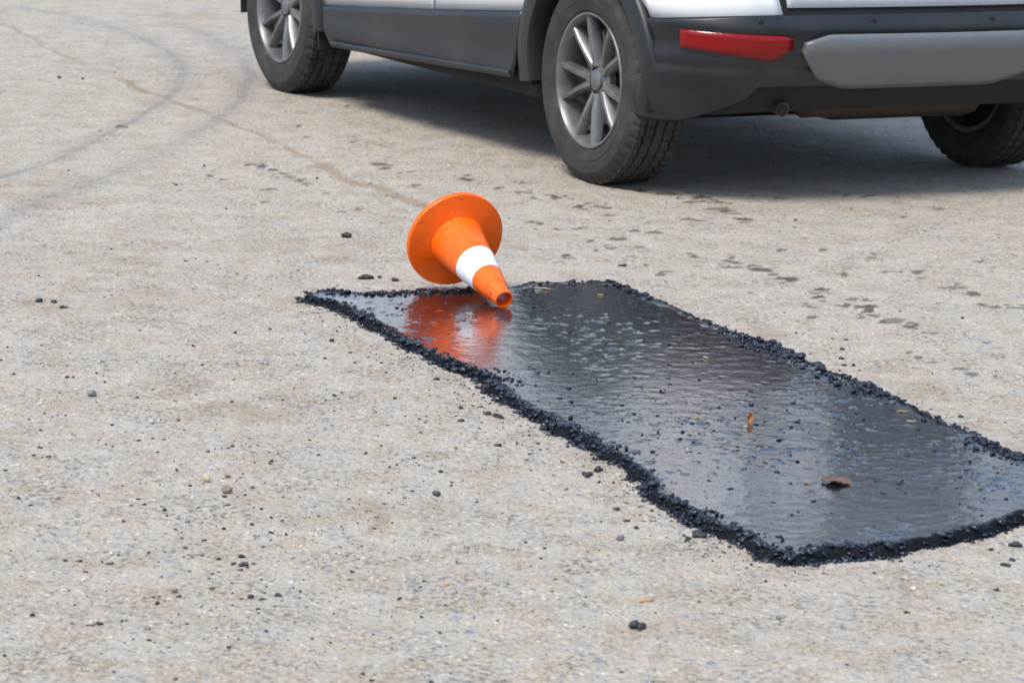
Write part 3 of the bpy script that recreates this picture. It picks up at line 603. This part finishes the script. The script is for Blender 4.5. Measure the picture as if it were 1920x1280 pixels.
def build_cone():
    RB, RT, L = .1355, .0235, .345
    be = math.atan2(RB - RT, L)
    hd = Vector((math.sin(CONE_YAW), -math.cos(CONE_YAW), 0))
    ax = hd * math.cos(be) - Vector((0, 0, 1)) * math.sin(be)
    n = ax.cross(Vector((0, 0, 1))).normalized()
    m = n.cross(ax); m = m if m.z > 0 else -m
    contact = Vector((CONE_POS[0], CONE_POS[1], PATCH_TOP - .001))
    root = empty('traffic_cone', contact)
    y = ax.cross(n)
    rot = Matrix(((n.x, y.x, ax.x), (n.y, y.y, ax.y), (n.z, y.z, ax.z)))
    root.rotation_euler = rot.to_euler()
    tag(root, 'orange plastic traffic cone with white band lying on its side on the patch', 'traffic cone')
    off = rot.inverted() @ (m * RB)
    # lathe axis is local z, from the foot (0) to the open tip (L)
    r0, r1, zc = .0735, .0325, L * .845
    rad = lambda z: r0 + (r1 - r0) * (z - .024) / (zc - .024)
    t = .0035
    flange = [(.066, .0), (.120, -.006), (RB - .003, -.009), (RB, -.007), (RB + .0005, .005), (RB - .0015, .0078), (.118, .0112), (.098, .0150), (r0 + .008, .0185), (r0 + .001, .0200), (r0 - .004, .0205), (r0 - .006, .016), (.066, .010)]
    b = link('base_flange', lathe('base_flange', flange, M['orange'], 96, True), root); b.location = off
    body = [(r0 + .0015, .0195), (rad(.025) + .0004, .0245)] + [(rad(z), z) for z in np.linspace(.036, zc, 14)] + \
           [(r1 - .0018, zc + .0012), (r1 - .0034, zc + .003), (r1 - .0042, zc + .006), (RT + .001, L - .004), (RT + .0006, L), (RT - .0025, L + .0004), (RT - .0032, L - .004)] + \
           [(r1 - .009, zc)] + [(rad(z) - t, z) for z in np.linspace(zc - .01, .02, 8)]
    c = link('cone_body', lathe('cone_body', body, M['orange'], 96), root); c.location = off
    z0, z1 = L * .43, L * .665
    band = [(rad(z0) - .0008, z0 - .0002), (rad(z0) + .0010, z0)] + [(rad(z) + .0011, z) for z in np.linspace(z0 + .002, z1 - .002, 8)] + [(rad(z1) + .0010, z1), (rad(z1) - .0008, z1 + .0002)]
    d = link('white_band', lathe('white_band', band, M['band'], 96), c)
    return root
build_cone()

# ------------------------------------------------------------------ the white car
AX_F, WR_ = 2.60, .345
lerp = lambda z, a, b: np.interp(z, a, b)
class Shell:
    """plan outlines stacked over z; signed column index runs round the car from the rear centre (+ = left side)"""
    def __init__(s, w, yr, yf, rc, rf, bow, nC=220, zref=.7):
        s.zref = zref
        s.w, s.yr, s.yf, s.rc, s.rf, s.bow = w, yr, yf, rc, rf, bow
        seg, t = [], []
        for k, n in ((0, 22), (1, 14), (2, nC), (3, 14), (4, 14)):
            for i in range(n): seg.append(k); t.append(i / n)
        seg.append(4); t.append(1.0)
        s.seg, s.t = np.array(seg), np.array(t)
        s.N = len(seg)
        x, y = s.pt(np.arange(s.N), np.full(s.N, s.zref))[:2]
        s.X0, s.Y0 = x, y
    def pt(s, c, z, off=0.0):
        c = np.asarray(c); i = np.abs(c); sg = np.where(c >= 0, -1.0, 1.0)
        k, t = s.seg[i], s.t[i]
        w, yr, yf = s.w(z), s.yr(z), s.yf(z)
        rc, rf = s.rc, s.rf
        a = t * math.pi / 2
        x = np.select([k == 0, k == 1, k == 2, k == 3], [(w - rc) * t, w - rc + rc * np.sin(a), w, w - rf + rf * np.cos(a)], (w - rf) * (1 - t))
        y = np.select([k == 0, k == 1, k == 2, k == 3], [yr, yr + rc - rc * np.cos(a), yr + rc + (yf - rf - yr - rc) * t, yf - rf + rf * np.sin(a)], yf)
        nx = np.select([k == 0, k == 1, k == 2, k == 3], [0, np.sin(a), 1, np.cos(a)], 0)
        ny = np.select([k == 0, k == 1, k == 2, k == 3], [-1, -np.cos(a), 0, np.sin(a)], 1)
        y = y + np.where(y < .4, s.bow * (x / w) ** 2 * np.clip((.4 - y) / 1.0, 0, 1), 0)
        y = y - np.where(y > 2.6, .16 * (x / w) ** 2 * np.clip((y - 2.6) / .7, 0, 1), 0)
        x = x * (1 - .035 * ((y - 1.2) / 2.2) ** 2)
        return (x + nx * off) * sg, y + ny * off, z + 0 * x
    def col_y(s, y):                                # column on the left side at y
        m = s.seg == 2
        return int(np.where(m)[0][np.argmin(np.abs(s.Y0[m] - y))])
    def col_x(s, x):                                # column on the rear at |x|
        m = s.seg <= 1
        return int(np.where(m)[0][np.argmin(np.abs(s.X0[m] - (-abs(x))))])

def panel(name, sh, c0, c1, za, zb, rows, off, mat, parent, thick=.012, bev=0.0):
    cs = np.arange(c0, c1 + 1)
    Xc, Yc = np.abs(sh.X0[np.abs(cs)]), sh.Y0[np.abs(cs)]
    A = za(Xc, Yc) if callable(za) else np.full(len(cs), za); B = zb(Xc, Yc) if callable(zb) else np.full(len(cs), zb)
    V = []
    for r in range(rows + 1):
        z = A + (B - A) * r / rows
        o = off(z, Xc, Yc) if callable(off) else off
        x, y, zz = sh.pt(cs, z, o)
        V.append(np.stack([x, y, zz], 1))
    n = len(cs)
    V = np.concatenate(V)
    F = []
    for r in range(rows):
        for i in range(n - 1):
            a = r * n + i
            if max(abs(V[a + n] - V[a]).max(), abs(V[a + n + 1] - V[a + 1]).max()) < 1e-5: continue
            F.append((a, a + n, a + n + 1, a + 1))
    o = link(name, sharp(mesh(name, V, F, mat), 40), parent)
    if thick:
        md = o.modifiers.new('thickness', 'SOLIDIFY'); md.thickness = thick; md.offset = -1; md.use_even_offset = False
    return o

def box_mesh(name, size, mat, bevel=.0):
    bm = bmesh.new(); bmesh.ops.create_cube(bm, size=1)
    bmesh.ops.scale(bm, vec=size, verts=bm.verts)
    if bevel: bmesh.ops.bevel(bm, geom=bm.edges[:], offset=bevel, segments=2, affect='EDGES', profile=.6)
    me = bpy.data.meshes.new(name); bm.to_mesh(me); bm.free(); me.materials.append(mat)
    return me

def tube_mesh(name, pts, rad, mat, seg=14):
    V, F = [], []
    pts = [Vector(p) for p in pts]
    rads = rad if isinstance(rad, (list, tuple)) else [rad] * len(pts)
    for i, p in enumerate(pts):
        d = (pts[min(i + 1, len(pts) - 1)] - pts[max(i - 1, 0)]).normalized()
        a = d.cross(Vector((0, 0, 1)))
        if a.length < .01: a = d.cross(Vector((1, 0, 0)))
        a.normalize(); b = d.cross(a)
        for k in range(seg):
            t = 2 * math.pi * k / seg
            V.append(p + (a * math.cos(t) + b * math.sin(t)) * rads[i])
    for i in range(len(pts) - 1):
        for k in range(seg):
            l = (k + 1) % seg
            F.append((i * seg + k, i * seg + l, (i + 1) * seg + l, (i + 1) * seg + k))
    F.append(tuple(range(seg))[::-1]); F.append(tuple(range((len(pts) - 1) * seg, len(pts) * seg)))
    return sharp(mesh(name, V, F, mat), 50)

def build_wheel_meshes():
    # wheel axis = local z, outer face towards +z
    hw = .108
    side = [(.222, .088), (.232, .098), (.250, .104), (.275, .1085), (.300, .107), (.318, .101), (.332, .092), (.339, .083)]
    tread = []
    for a, b in ((.083, .058), (.050, .022), (.014, -.014), (-.022, -.050), (-.058, -.083)):
        tread += [(.3445, a), (.345, (a + b) / 2), (.3445, b), (.336, b - .001), (.336, b - .007)]
    tread = tread[:-2]
    prof = side + tread + [(r, -z) for r, z in side[::-1]] + [(.215, -.08), (.215, .08)]
    side = side[:3] + [(.262, .1065), (.266, .1085), (.270, .1068)] + side[3:5] + [(.306, .1075), (.309, .1060)] + side[5:]
    prof = side + tread + [(r, -z) for r, z in side[::-1]] + [(.215, -.08), (.215, .08)]
    ty = lathe('tyre', prof, M['tyre'], 192, True)
    n_ = len(prof)
    for i, vt in enumerate(ty.vertices):              # cross grooves cut the ribs into blocks
        sg_, k_ = divmod(i, n_)
        r_k, z_k = prof[k_]
        ph = 0 if z_k > 0 else 2
        if r_k > .330 and abs(z_k) > .018 and (sg_ + ph) % 4 == 0:
            f_k = (r_k - .0075) / r_k; vt.co.x *= f_k; vt.co.y *= f_k
    sharp(ty, 25)
    # side tread grooves and sidewall ribs as blocks of geometry
    rim = [(.222, .090), (.226, .094), (.224, .098), (.218, .098), (.213, .092), (.207, .070), (.200, .02), (.195, -.06), (.205, -.09), (.222, -.094), (.224, -.09), (.214, -.082)]
    bm = bmesh.new()
    bm.from_mesh(lathe('rim_barrel', rim, M['alloy'], 96, True))
    def spoke(a0, a1, w0, w1):
        ca, sa = math.cos(a0), math.sin(a0)
        P = []
        for r, w, zt, zb, aa in ((.045, w0, .066, .030, a0), (.105, (w0 + w1) / 2, .078, .040, a0 * .5 + a1 * .5), (.165, w1, .084, .048, a1), (.214, w1 * 1.15, .086, .060, a1)):
            c_, s_ = math.cos(aa), math.sin(aa)
            for q, z in ((-w, zb), (-w * .8, zt - .006), (-w * .45, zt), (w * .45, zt), (w * .8, zt - .006), (w, zb)):
                P.append(bm.verts.new((r * c_ - q * s_, r * s_ + q * c_, z)))
        for i in range(3):
            for k in range(5):
                bm.faces.new((P[i * 6 + k], P[i * 6 + k + 1], P[i * 6 + 6 + k + 1], P[i * 6 + 6 + k]))
    for k in range(5):
        a = 2 * math.pi * k / 5
        spoke(a - .20, a - .26, .016, .013); spoke(a + .20, a + .26, .016, .013)
    bmesh.ops.recalc_face_normals(bm, faces=bm.faces)
    me = bpy.data.meshes.new('rim'); bm.to_mesh(me); bm.free(); me.materials.append(M['alloy'])
    me.polygons.foreach_set('use_smooth', [True] * len(me.polygons)); sharp(me, 45)
    hub = lathe('hub_cap', [(.001, .074), (.028, .073), (.034, .069), (.036, .060), (.070, .052), (.072, .030), (.001, .028)], M['alloy'], 40)
    dsc = lathe('brake_disc', [(.06, .018), (.075, .022), (.148, .022), (.150, .018), (.150, 0.0), (.06, 0.0)], M['disc'], 60, True)
    back = lathe('wheel_back', [(.001, -.03), (.196, -.03), (.198, -.034), (.001, -.034)], M['black'], 48)
    return ty, me, hub, dsc, back

def build_car():
    root = empty('white_car', CAR_POS)
    root.rotation_euler = (0, 0, CAR_YAW)
    tag(root, 'white crossover car with dark grey cladding driving past behind the cone', 'car')
    sh = Shell(lambda z: lerp(z, [.2, .30, .45, .60, .80, 1.0, 1.12], [.845, .865, .880, .888, .892, .886, .866]),
               lambda z: lerp(z, [.2, .30, .37, .42, .50, .57, .62, .65, .80, 1.0, 1.12], [-.56, -.60, -.64, -.68, -.715, -.725, -.715, -.685, -.69, -.675, -.65]),
               lambda z: lerp(z, [.2, .4, .7, .95, 1.12], [3.25, 3.38, 3.40, 3.32, 3.05]), .24, .40, .07)
    cy, cx = sh.col_y, sh.col_x
    N = sh.N - 1
    sill = lambda y: np.interp(y, [-.75, -.6, -.4, .4, 1.8, 2.2, 3.0, 3.4], [.29, .265, .275, .298, .247, .235, .24, .22])
    def arch(y, R):
        a = np.zeros_like(y)
        for yc in (0.0, AX_F):
            a = np.maximum(a, np.where(np.abs(y - yc) < R, WR_ + np.sqrt(np.maximum(R * R - (y - yc) ** 2, 0)), 0))
        return a
    zb = lambda x, y: np.maximum(sill(y), arch(y, .400))
    zwl = lambda y: np.interp(y, [-.8, -.43, .4, 1.17, 2.17, 3.1, 3.4], [.635, .592, .535, .468, .39, .50, .52])
    zw = lambda x, y: np.maximum(np.maximum(zwl(y), arch(y, .458)), zb(x, y) + .01)
    zt = 1.12
    tailx = .53
    ct, cq, cd, cf, ch = cx(tailx), cy(.40), cy(1.13), cy(2.12), cy(3.0)
    g = 1
    low = lambda dz: (lambda x, y: zw(x, y) + dz)
    def arch_ring(yc, sgn):
        V, F = [], []
        prof = [(.380, -.07), (.381, .006), (.386, .018), (.42, .021), (.452, .018), (.462, .008), (.463, -.02)]
        angs = np.radians(np.linspace(-7, 187, 70))
        cc = np.arange(0, sh.N)
        for a in angs:
            for r, o in prof:
                y, z = yc + r * math.cos(a), WR_ + r * math.sin(a)
                xs_, ys_, _ = sh.pt(cc, np.full(sh.N, min(max(z, .2), 1.0)))
                k = np.argsort(ys_)
                V.append((-sgn * (np.interp(y, ys_[k], -xs_[k]) + o), y, z))
        n = len(prof)
        for i in range(len(angs) - 1):
            for k in range(n - 1):
                q = (i * n + k, (i + 1) * n + k, (i + 1) * n + k + 1, i * n + k + 1)
                F.append(q if sgn > 0 else q[::-1])
        link('wheel_arch_trim', sharp(mesh('wheel_arch_trim', V, F, M['plastic']), 50), root)
    # body behind the panels, a little inside, closes the gaps
    panel('body_shell', sh, -N, N, lambda x, y: zb(x, y) + .02, zt - .005, 8, -.022, M['black'], root, 0)
    for sgn in (1, -1):
        def pr(c0, c1): return (c0, c1) if sgn > 0 else (-c1, -c0)
        panel('quarter_panel', sh, *pr(ct + g, cq), low(.002), zt, 10, 0, M['paint'], root)
        d = panel('rear_door', sh, *pr(cq + g, cd), low(.002), zt, 10, 0, M['paint'], root)
        h = link('door_handle', box_mesh('door_handle', (.035, .17, .03), M['paint'], .008), d); h.location = (-sgn * .90, .56, 1.0)
        d = panel('front_door', sh, *pr(cd + g, cf), low(.002), zt, 10, 0, M['paint'], root)
        h = link('door_handle', box_mesh('door_handle', (.035, .17, .03), M['paint'], .008), d); h.location = (-sgn * .905, 1.30, 1.0)
        panel('fender', sh, *pr(cf + g, ch), low(.002), zt, 10, 0, M['paint'], root)
        # cladding: sill between the arches, flares round the wheels
        ca, cb = cy(.458), cy(AX_F - .458)
        panel('sill_cladding', sh, *pr(ca, cb), zb, zw, 8, lambda z, x, y: .010 + .012 * np.exp(-((z - .30) / .05) ** 2), M['plastic'], root, .02)
        for yc in (0.0, AX_F):
            arch_ring(yc, sgn)
            V, F = [], []
            for i in range(25):
                a = math.pi * (i / 24) * 1.1 - .05 * math.pi
                for xx in (.60, .86): V.append((-sgn * xx, yc + .40 * math.cos(a), WR_ + .40 * math.sin(a)))
            for i in range(24): F.append((2 * i, 2 * i + 1, 2 * i + 3, 2 * i + 2))
            link('wheel_well', mesh('wheel_well', V, F, M['black']), root)
        cs_ = np.arange(ca, cb, 4)
        xs_, ys_, zs_ = sh.pt(cs_, sill(sh.Y0[cs_]) + .018, .024)
        link('sill_strip', tube_mesh('sill_strip', [(sgn * a_, b_, c_) for a_, b_, c_ in zip(xs_, ys_, zs_)], .010, M['plastic'], 8), root)
        # rear lamp high on the corner, low reflector in the bumper
        panel('tail_lamp', sh, *pr(cx(.74), cy(-.42)), lambda x, y: np.interp(y, [-.7, -.36], [.97, 1.03]), lambda x, y: np.interp(y, [-.7, -.36], [1.09, 1.08]), 4, .012, M['red'], root, .02)
        rl0, rl1 = cx(.505), cx(.835)
        nn = rl1 - rl0
        panel('reflector', sh, *pr(rl0, rl1), lambda x, y: np.interp(x, [.50, .58, .84], [.525, .472, .512]), lambda x, y: np.interp(x, [.50, .53, .84], [.535, .552, .568]), 4, .012, M['red'], root, .012)
        panel('headlamp', sh, *pr(cy(2.95), N - 12), .86, .99, 4, .012, M['clear'], root, .02)
        mr = link('wing_mirror', box_mesh('wing_mirror', (.20, .12, .14), M['paint'], .04), root); mr.location = (-sgn * .98, 2.02, 1.20)
    panel('tailgate', sh, -ct, ct, .640, zt, 10, -.002, M['paint'], root)
    panel('reflection_dark_panel', sh, -cx(.30), cx(.30), .715, 1.03, 4, .004, M['plastic'], root, .008)  # out-of-view dark panel, added to darken the tailgate's reflection in the patch
    cbmp = cy(-.458)
    ledge = lambda z, x, y: .012 + .006 * np.exp(-((z - .585) / .02) ** 2) - .007 * np.exp(-((z - .452) / .014) ** 2) - .012 * np.exp(-((z - .52) / .04) ** 2) * (x > .5)
    bz = lambda x, y: np.where(x < .62, .385, np.interp(x, [.62, .80, 1.0], [.35, .265, .262]))
    panel('rear_bumper', sh, -cbmp, cbmp, bz, lambda x, y: np.minimum(zw(x, y), .632) , 44, ledge, M['plastic'], root, .03)
    for sx in (-.62, -.22, .22, .62):
        c_ = cx(abs(sx)) * (1 if sx < 0 else -1)
        x_, y_, z_ = sh.pt(np.array([c_]), np.array([.600]), .016)
        sn = link('parking_sensor', lathe('parking_sensor', [(.001, .004), (.009, .003), (.011, -.004)], M['black'], 16), root)
        sn.location = (float(x_[0]), float(y_[0]), .600); sn.rotation_euler = (math.pi / 2, 0, 0)
    skx = cx(.50)
    panel('skid_plate', sh, -skx, skx, lambda x, y: np.interp(x, [0, .30, .41, .50], [.375, .375, .41, .50]), lambda x, y: np.interp(x, [0, .40, .50], [.562, .562, .53]), 10,
          lambda z, x, y: .016 + .030 * np.exp(-((z - .525) / .07) ** 2), M['silver'], root, .03)
    panel('lower_valance', sh, -cx(.74), cx(.74), lambda x, y: np.interp(x, [0, .3, .7], [.325, .315, .285]), .395, 4, -.03, M['black'], root, .03)
    panel('front_bumper', sh, cy(AX_F + .458), N, lambda x, y: sill(y), lambda x, y: np.minimum(zw(x, y), .55), 6, .012, M['plastic'], root, .03)
    panel('front_bumper', sh, -N, -cy(AX_F + .458), lambda x, y: sill(y), lambda x, y: np.minimum(zw(x, y), .55), 6, .012, M['plastic'], root, .03)
    panel('front_panel', sh, ch + g, N, low(.002), zt, 8, 0, M['paint'], root)
    panel('front_panel', sh, -N, -ch - g, low(.002), zt, 8, 0, M['paint'], root)
    panel('grille', sh, N - 14, N, .60, .74, 4, .015, M['plastic'], root)
    panel('grille', sh, -N, -N + 14, .60, .74, 4, .015, M['plastic'], root)
    # top of the lower body: bonnet and shelf
    cs = np.arange(0, sh.N)
    x, y, z = sh.pt(cs, np.full(sh.N, zt))
    V, F = [], []
    for k in range(sh.N):
        for j in range(9):
            q = j / 8; V.append((x[k] * (1 - 2 * q), y[k], zt + .06 * (1 - (1 - 2 * q) ** 2) * np.clip((3.2 - y[k]) / .5, 0, 1) * (y[k] > 0)))
    for k in range(sh.N - 1):
        for j in range(8): F.append((k * 9 + j, (k + 1) * 9 + j, (k + 1) * 9 + j + 1, k * 9 + j + 1))
    link('bonnet', mesh('bonnet', V, F, M['paint']), root)
    # greenhouse
    gh = Shell(lambda z: lerp(z, [1.12, 1.2, 1.42, 1.58, 1.66], [.866, .845, .765, .69, .60]),
               lambda z: lerp(z, [1.12, 1.2, 1.5, 1.61, 1.66], [-.65, -.63, -.50, -.44, -.36]),
               lambda z: lerp(z, [1.12, 1.52, 1.66], [2.50, 1.78, 1.48]), .20, .25, .05, 120, 1.3)
    NG = gh.N - 1
    panel('cabin_shell', gh, -NG, NG, 1.12, 1.66, 14, 0, M['paint'], root, 0)
    for sgn in (1, -1):
        def pr(c0, c1): return (c0, c1) if sgn > 0 else (-c1, -c0)
        for a, b in ((-.25, .28), (.36, 1.08), (1.18, 1.95)):
            panel('side_window', gh, *pr(gh.col_y(a), gh.col_y(b)), 1.16, 1.53, 5, .006, M['glass'], root, .006)
        rr = link('roof_rail', tube_mesh('roof_rail', [(-sgn * .60, -.15, 1.66), (-sgn * .61, -.05, 1.705), (-sgn * .61, 1.35, 1.705), (-sgn * .60, 1.45, 1.66)], .016, M['silver']), root)
    panel('rear_window', gh, -gh.col_x(.60), gh.col_x(.60), 1.19, 1.53, 5, .006, M['glass'], root, .006)
    panel('windscreen', gh, NG - 14, NG, 1.15, 1.58, 5, .006, M['glass'], root, .006)
    panel('windscreen', gh, -NG, -NG + 14, 1.15, 1.58, 5, .006, M['glass'], root, .006)
    x, y, z = gh.pt(np.arange(gh.N), np.full(gh.N, 1.66))
    V, F = [], []
    for k in range(gh.N):
        for j in range(9):
            q = j / 8; V.append((x[k] * (1 - 2 * q), y[k], 1.66 + .035 * (1 - (1 - 2 * q) ** 2)))
    for k in range(gh.N - 1):
        for j in range(8): F.append((k * 9 + j, (k + 1) * 9 + j, (k + 1) * 9 + j + 1, k * 9 + j + 1))
    link('roof', mesh('roof', V, F, M['paint']), root)
    # underside
    def bx(name, size, loc, mat, bev=.02):
        o = link(name, box_mesh(name, size, mat, bev), root); o.location = loc; return o
    bx('underbody', (1.16, 3.2, .14), (0, 1.75, .29), M['black'])
    bx('underbody', (1.60, 1.72, .12), (0, 1.30, .285), M['black'])
    bx('underbody', (1.10, .62, .10), (0, -.26, .37), M['black'])
    bx('centre_shade_block', (1.0, 1.3, .16), (.05, .95, .235), M['black'], .04)  # unseen low block, added to deepen the shadow under the car
    bx('rear_shade_block', (.62, .40, .12), (.10, -.26, .30), M['black'], .05)  # second added block, hung low to keep light out at the rear
    link('muffler', tube_mesh('muffler', [(-.34, -.47, .345), (-.32, -.47, .345), (.34, -.47, .345), (.36, -.47, .345)], [.05, .085, .085, .05], M['muffler'], 20), root)
    link('exhaust_pipe', tube_mesh('exhaust_pipe', [(-.36, -.47, .33), (-.44, -.49, .325), (-.47, -.54, .315), (-.475, -.60, .308), (-.475, -.601, .308), (-.475, -.57, .308)], [.024, .024, .024, .024, .020, .020], M['muffler']), root)
    link('exhaust_shade_disc', tube_mesh('exhaust_shade_disc', [(-.475, -.598, .308), (-.475, -.6025, .308)], .019, M['black']), root)  # black disc on the closed pipe end, painted shade for a hollow inside
    link('rear_axle', tube_mesh('rear_axle', [(-.64, 0, .31), (-.3, .10, .29), (.3, .10, .29), (.64, 0, .31)], .045, M['black']), root)
    for sgn in (1, -1):
        link('trailing_arm', tube_mesh('trailing_arm', [(-sgn * .58, 0, .30), (-sgn * .55, .45, .33)], .035, M['black']), root)
        link('mud_flap', box_mesh('mud_flap', (.20, .012, .16), M['black'], .004), root).location = (-sgn * .76, AX_F - .40, .29)
    ty, rim, hub, dsc, back = build_wheel_meshes()
    bolt = lathe('wheel_bolt', [(.001, .070), (.007, .069), (.0085, .066), (.0085, .050)], M['disc'], 6)
    calp = box_mesh('brake_caliper', (.07, .13, .05), M['disc'], .012)
    for yc in (0.0, AX_F):
        for sgn in (1, -1):
            w = empty('wheel', (-sgn * .762, yc, WR_ - .002), root)
            w.rotation_euler = (Matrix.Rotation(-sgn * math.pi / 2, 3, 'Y') @ Matrix.Rotation(random.uniform(0, 1.2), 3, 'Z')).to_euler()
            for nm, me in (('tyre', ty), ('rim', rim), ('hub_cap', hub), ('brake_disc', dsc), ('wheel_back', back)):
                link(nm, me, w)
            for k in range(5):
                a = 2 * math.pi * k / 5
                link('wheel_bolt', bolt, w).location = (.054 * math.cos(a), .054 * math.sin(a), 0)
            link('brake_caliper', calp, w).location = (.125, 0, .015)
    return root
build_car()

# ------------------------------------------------------------------ loose crumbs and pebbles on the road
CR = [mesh('asphalt_crumb', *cluster_verts(300 + q, n=(2, 6) if q % 2 else (3, 7), jit=.10), M['dry_crumb']) for q in range(16)]
def crumb(x, y, s, label, group, i):
    o = link('asphalt_crumb', CR[i % 16])
    s *= 1.0
    o.location = (x, y, road_z(x, y) - .0008)
    o.rotation_euler = (0, 0, random.uniform(0, 6.28))
    o.scale = (s, s * random.uniform(.7, 1.0), s * random.uniform(.55, .95))
    tag(o, label, 'asphalt crumb', group)
for i, (x, y, s, lb) in enumerate(CRUMBS):
    crumb(x, y, s, lb, 'loose asphalt crumbs on the road', i)
for i, (x, y, s, lb) in enumerate(BIG_CRUMBS):
    crumb(x, y, s, lb, 'loose asphalt crumbs on the road', i + 3)
PB = {}
for i, (x, y, s, kind, lb) in enumerate(PEBBLES):
    v, f = lump_verts(3, 500 + i, flat=1.0, lobes=4, amp=.22)
    o = link('pebble', mesh('pebble', v, f, M[kind]))
    s *= 1.1
    o.location = (x, y, road_z(x, y) - .001)
    o.rotation_euler = (0, 0, random.uniform(0, 6.28))
    o.scale = (s, s * .8, s * random.uniform(.65, .9))
    tag(o, lb, 'pebble')

# uncountable grit
items = []
palette = [((.035, .035, .037), 4), ((.09, .075, .06), 4), ((.26, .19, .12), 4), ((.40, .33, .25), 3), ((.62, .59, .55), 2)]
pal = [c for c, n in palette for _ in range(n)]
spots = [(-.55, 5.6, .30, .5), (-.35, 5.3, .25, .3), (-.75, 6.4, .3, .5), (-.3, 6.3, .3, .4), (-.2, 5.7, .15, .25), (-.45, 6.7, .12, .12), (.45, 5.1, .35, .25), (-.95, 8.0, .3, .4), (-.5, 8.9, .3, .5)] + [(x, y, .07, .10) for x, y in PATCH[33:52:2]] * 2 + [(x, y, .12, .2) for x, y in PATCH[12:22:2]]
while len(items) < 13000:
    if rng.random() < .55:
        a = spots[rng.integers(len(spots))]; x, y = rng.normal(a[0], a[2]), rng.normal(a[1], a[3])
    else:
        y = 1 / rng.uniform(1 / 14.0, 1 / 4.6); x = y * rng.uniform(-.2, .2)
        if x > 0 and rng.random() < .5: continue
        if y > 7.5 and rng.random() < .5: continue
    if y < 4.3 or abs(x / y) > .24 or patch_z(x, y)[1] > -.005: continue
    s = float(np.clip(rng.gamma(1.3, .0016), .0011, .0095))
    items.append((x, y, road_z(x, y) - s * .1, s, pal[rng.integers(len(pal))]))
for _ in range(700):                                   # coarser black spill at lower left and along the left edge of the patch
    if rng.random() < .35: x, y = rng.normal(-.47, .17), rng.normal(5.5, .38)
    elif rng.random() < .45: y = rng.uniform(4.7, 7.6); x = y * rng.uniform(-.17, -.02)
    else:
        q = PATCH[rng.integers(34, 51)]; x, y = q[0] - abs(rng.normal(0, .07)), q[1] - rng.normal(.03, .09)
    if y > 4.5 and patch_z(x, y)[1] < -.004: items.append((x, y, road_z(x, y) - .0005, float(np.clip(rng.gamma(2.2, .0021), .0025, .0105)), (.022, .024, .027)))
for (ax, ay, aw), (bx_, by_, bw) in zip(DUST_LINE[:-1], DUST_LINE[1:]):
    for _ in range(26):
        t = rng.random(); x, y = ax + (bx_ - ax) * t + rng.normal(0, aw * .6), ay + (by_ - ay) * t + rng.normal(0, aw * .6)
        items.append((x, y, road_z(x, y), float(rng.uniform(.002, .006)), pal[5 + rng.integers(len(pal) - 5)]))
o = joined('grit', items, M['grit'], tint=True, seed=1200, flat=.9)
tag(o, 'fine dark and tan grit strewn over the grey road', 'grit')

# ------------------------------------------------------------------ dry bits on the patch and the road
def surf_z(x, y): return patch_z(x, y)[0]
for i, (x, y, ln, ang, lb) in enumerate(TWIGS):
    z = surf_z(x, y)
    rr = .0016 if ln < .03 else .0021
    pts = []
    for k in range(6):
        t = k / 5 - .5
        pts.append((t * ln * 1.1, .0035 * math.sin(k * 1.3 + i), rr * .9 + .0015 * math.sin(k * 2 + i) ** 2))
    o = link('twig', tube_mesh('twig', pts, [rr * .7, rr, rr * .9, rr, rr * .8, rr * .4], M['rust'] if y < 5.4 else M['straw'], 7))
    o.location = (x, y, z + .001); o.rotation_euler = (0, 0, -ang * 2)
    tag(o, lb, 'twig')
for i, (x, y, s, lb) in enumerate(CHIPS):
    v, f = lump_verts(2, 700 + i, flat=.9, lobes=4, amp=.5)
    o = link('wood_chip', mesh('wood_chip', v, f, M['chip'] if i < 2 else M['tan'], smooth=False))
    o.location = (x, y, surf_z(x, y) - .001); o.rotation_euler = (0, 0, i * 1.7); o.scale = (s * .85, s * .6, s * .5)
    tag(o, lb, 'wood chip')

def leaf_mesh(name, ln, wd, curl, mat, seed):
    r = np.random.default_rng(seed)
    nu, nv = 17, 11
    V, F = [], []
    for i in range(nu):
        u = i / (nu - 1)
        w = wd * (math.sin(math.pi * min(u * .92 + .04, 1)) ** .7) * (.75 + .5 * r.random())
        for j in range(nv):
            q = j / (nv - 1) * 2 - 1
            x = (u - .5) * ln + .06 * ln * abs(q) * (r.random() - .5)
            yy = q * w * .5
            z = .6 * curl * (q * q) * wd + .06 * ln * math.sin(u * 7 + q * 2.5) * (.4 + .6 * abs(q)) + .02 * ln * r.normal() + .25 * curl * ln * (u - .5) ** 2
            V.append((x, yy, z))
    for i in range(nu - 1):
        for j in range(nv - 1): F.append((i * nv + j, (i + 1) * nv + j, (i + 1) * nv + j + 1, i * nv + j + 1))
    V = np.array(V); V[:, 2] -= V[:, 2].min()
    return mesh(name, V, F, mat)
x, y, s = LEAF_POS
o = link('dry_leaf', leaf_mesh('dry_leaf', s, s * .85, .22, M['leaf'], 5))
o.location = (x, y, surf_z(x, y) - .002); o.rotation_euler = (0, .05, -.35)
o.modifiers.new('thickness', 'SOLIDIFY').thickness = .0006
tag(o, 'crumpled brown dead leaf lying on the wet patch', 'leaf')
x, y, s = CURL_POS
o = link('curled_leaf', leaf_mesh('curled_leaf', s * 1.6, s * .75, .8, M['curl'], 9))
o.location = (x, y, surf_z(x, y) + s * .5); o.rotation_euler = (.5, -1.05, 1.2)
o.modifiers.new('thickness', 'SOLIDIFY').thickness = .0006
tag(o, 'small curled rust brown leaf standing up on the wet patch', 'leaf')
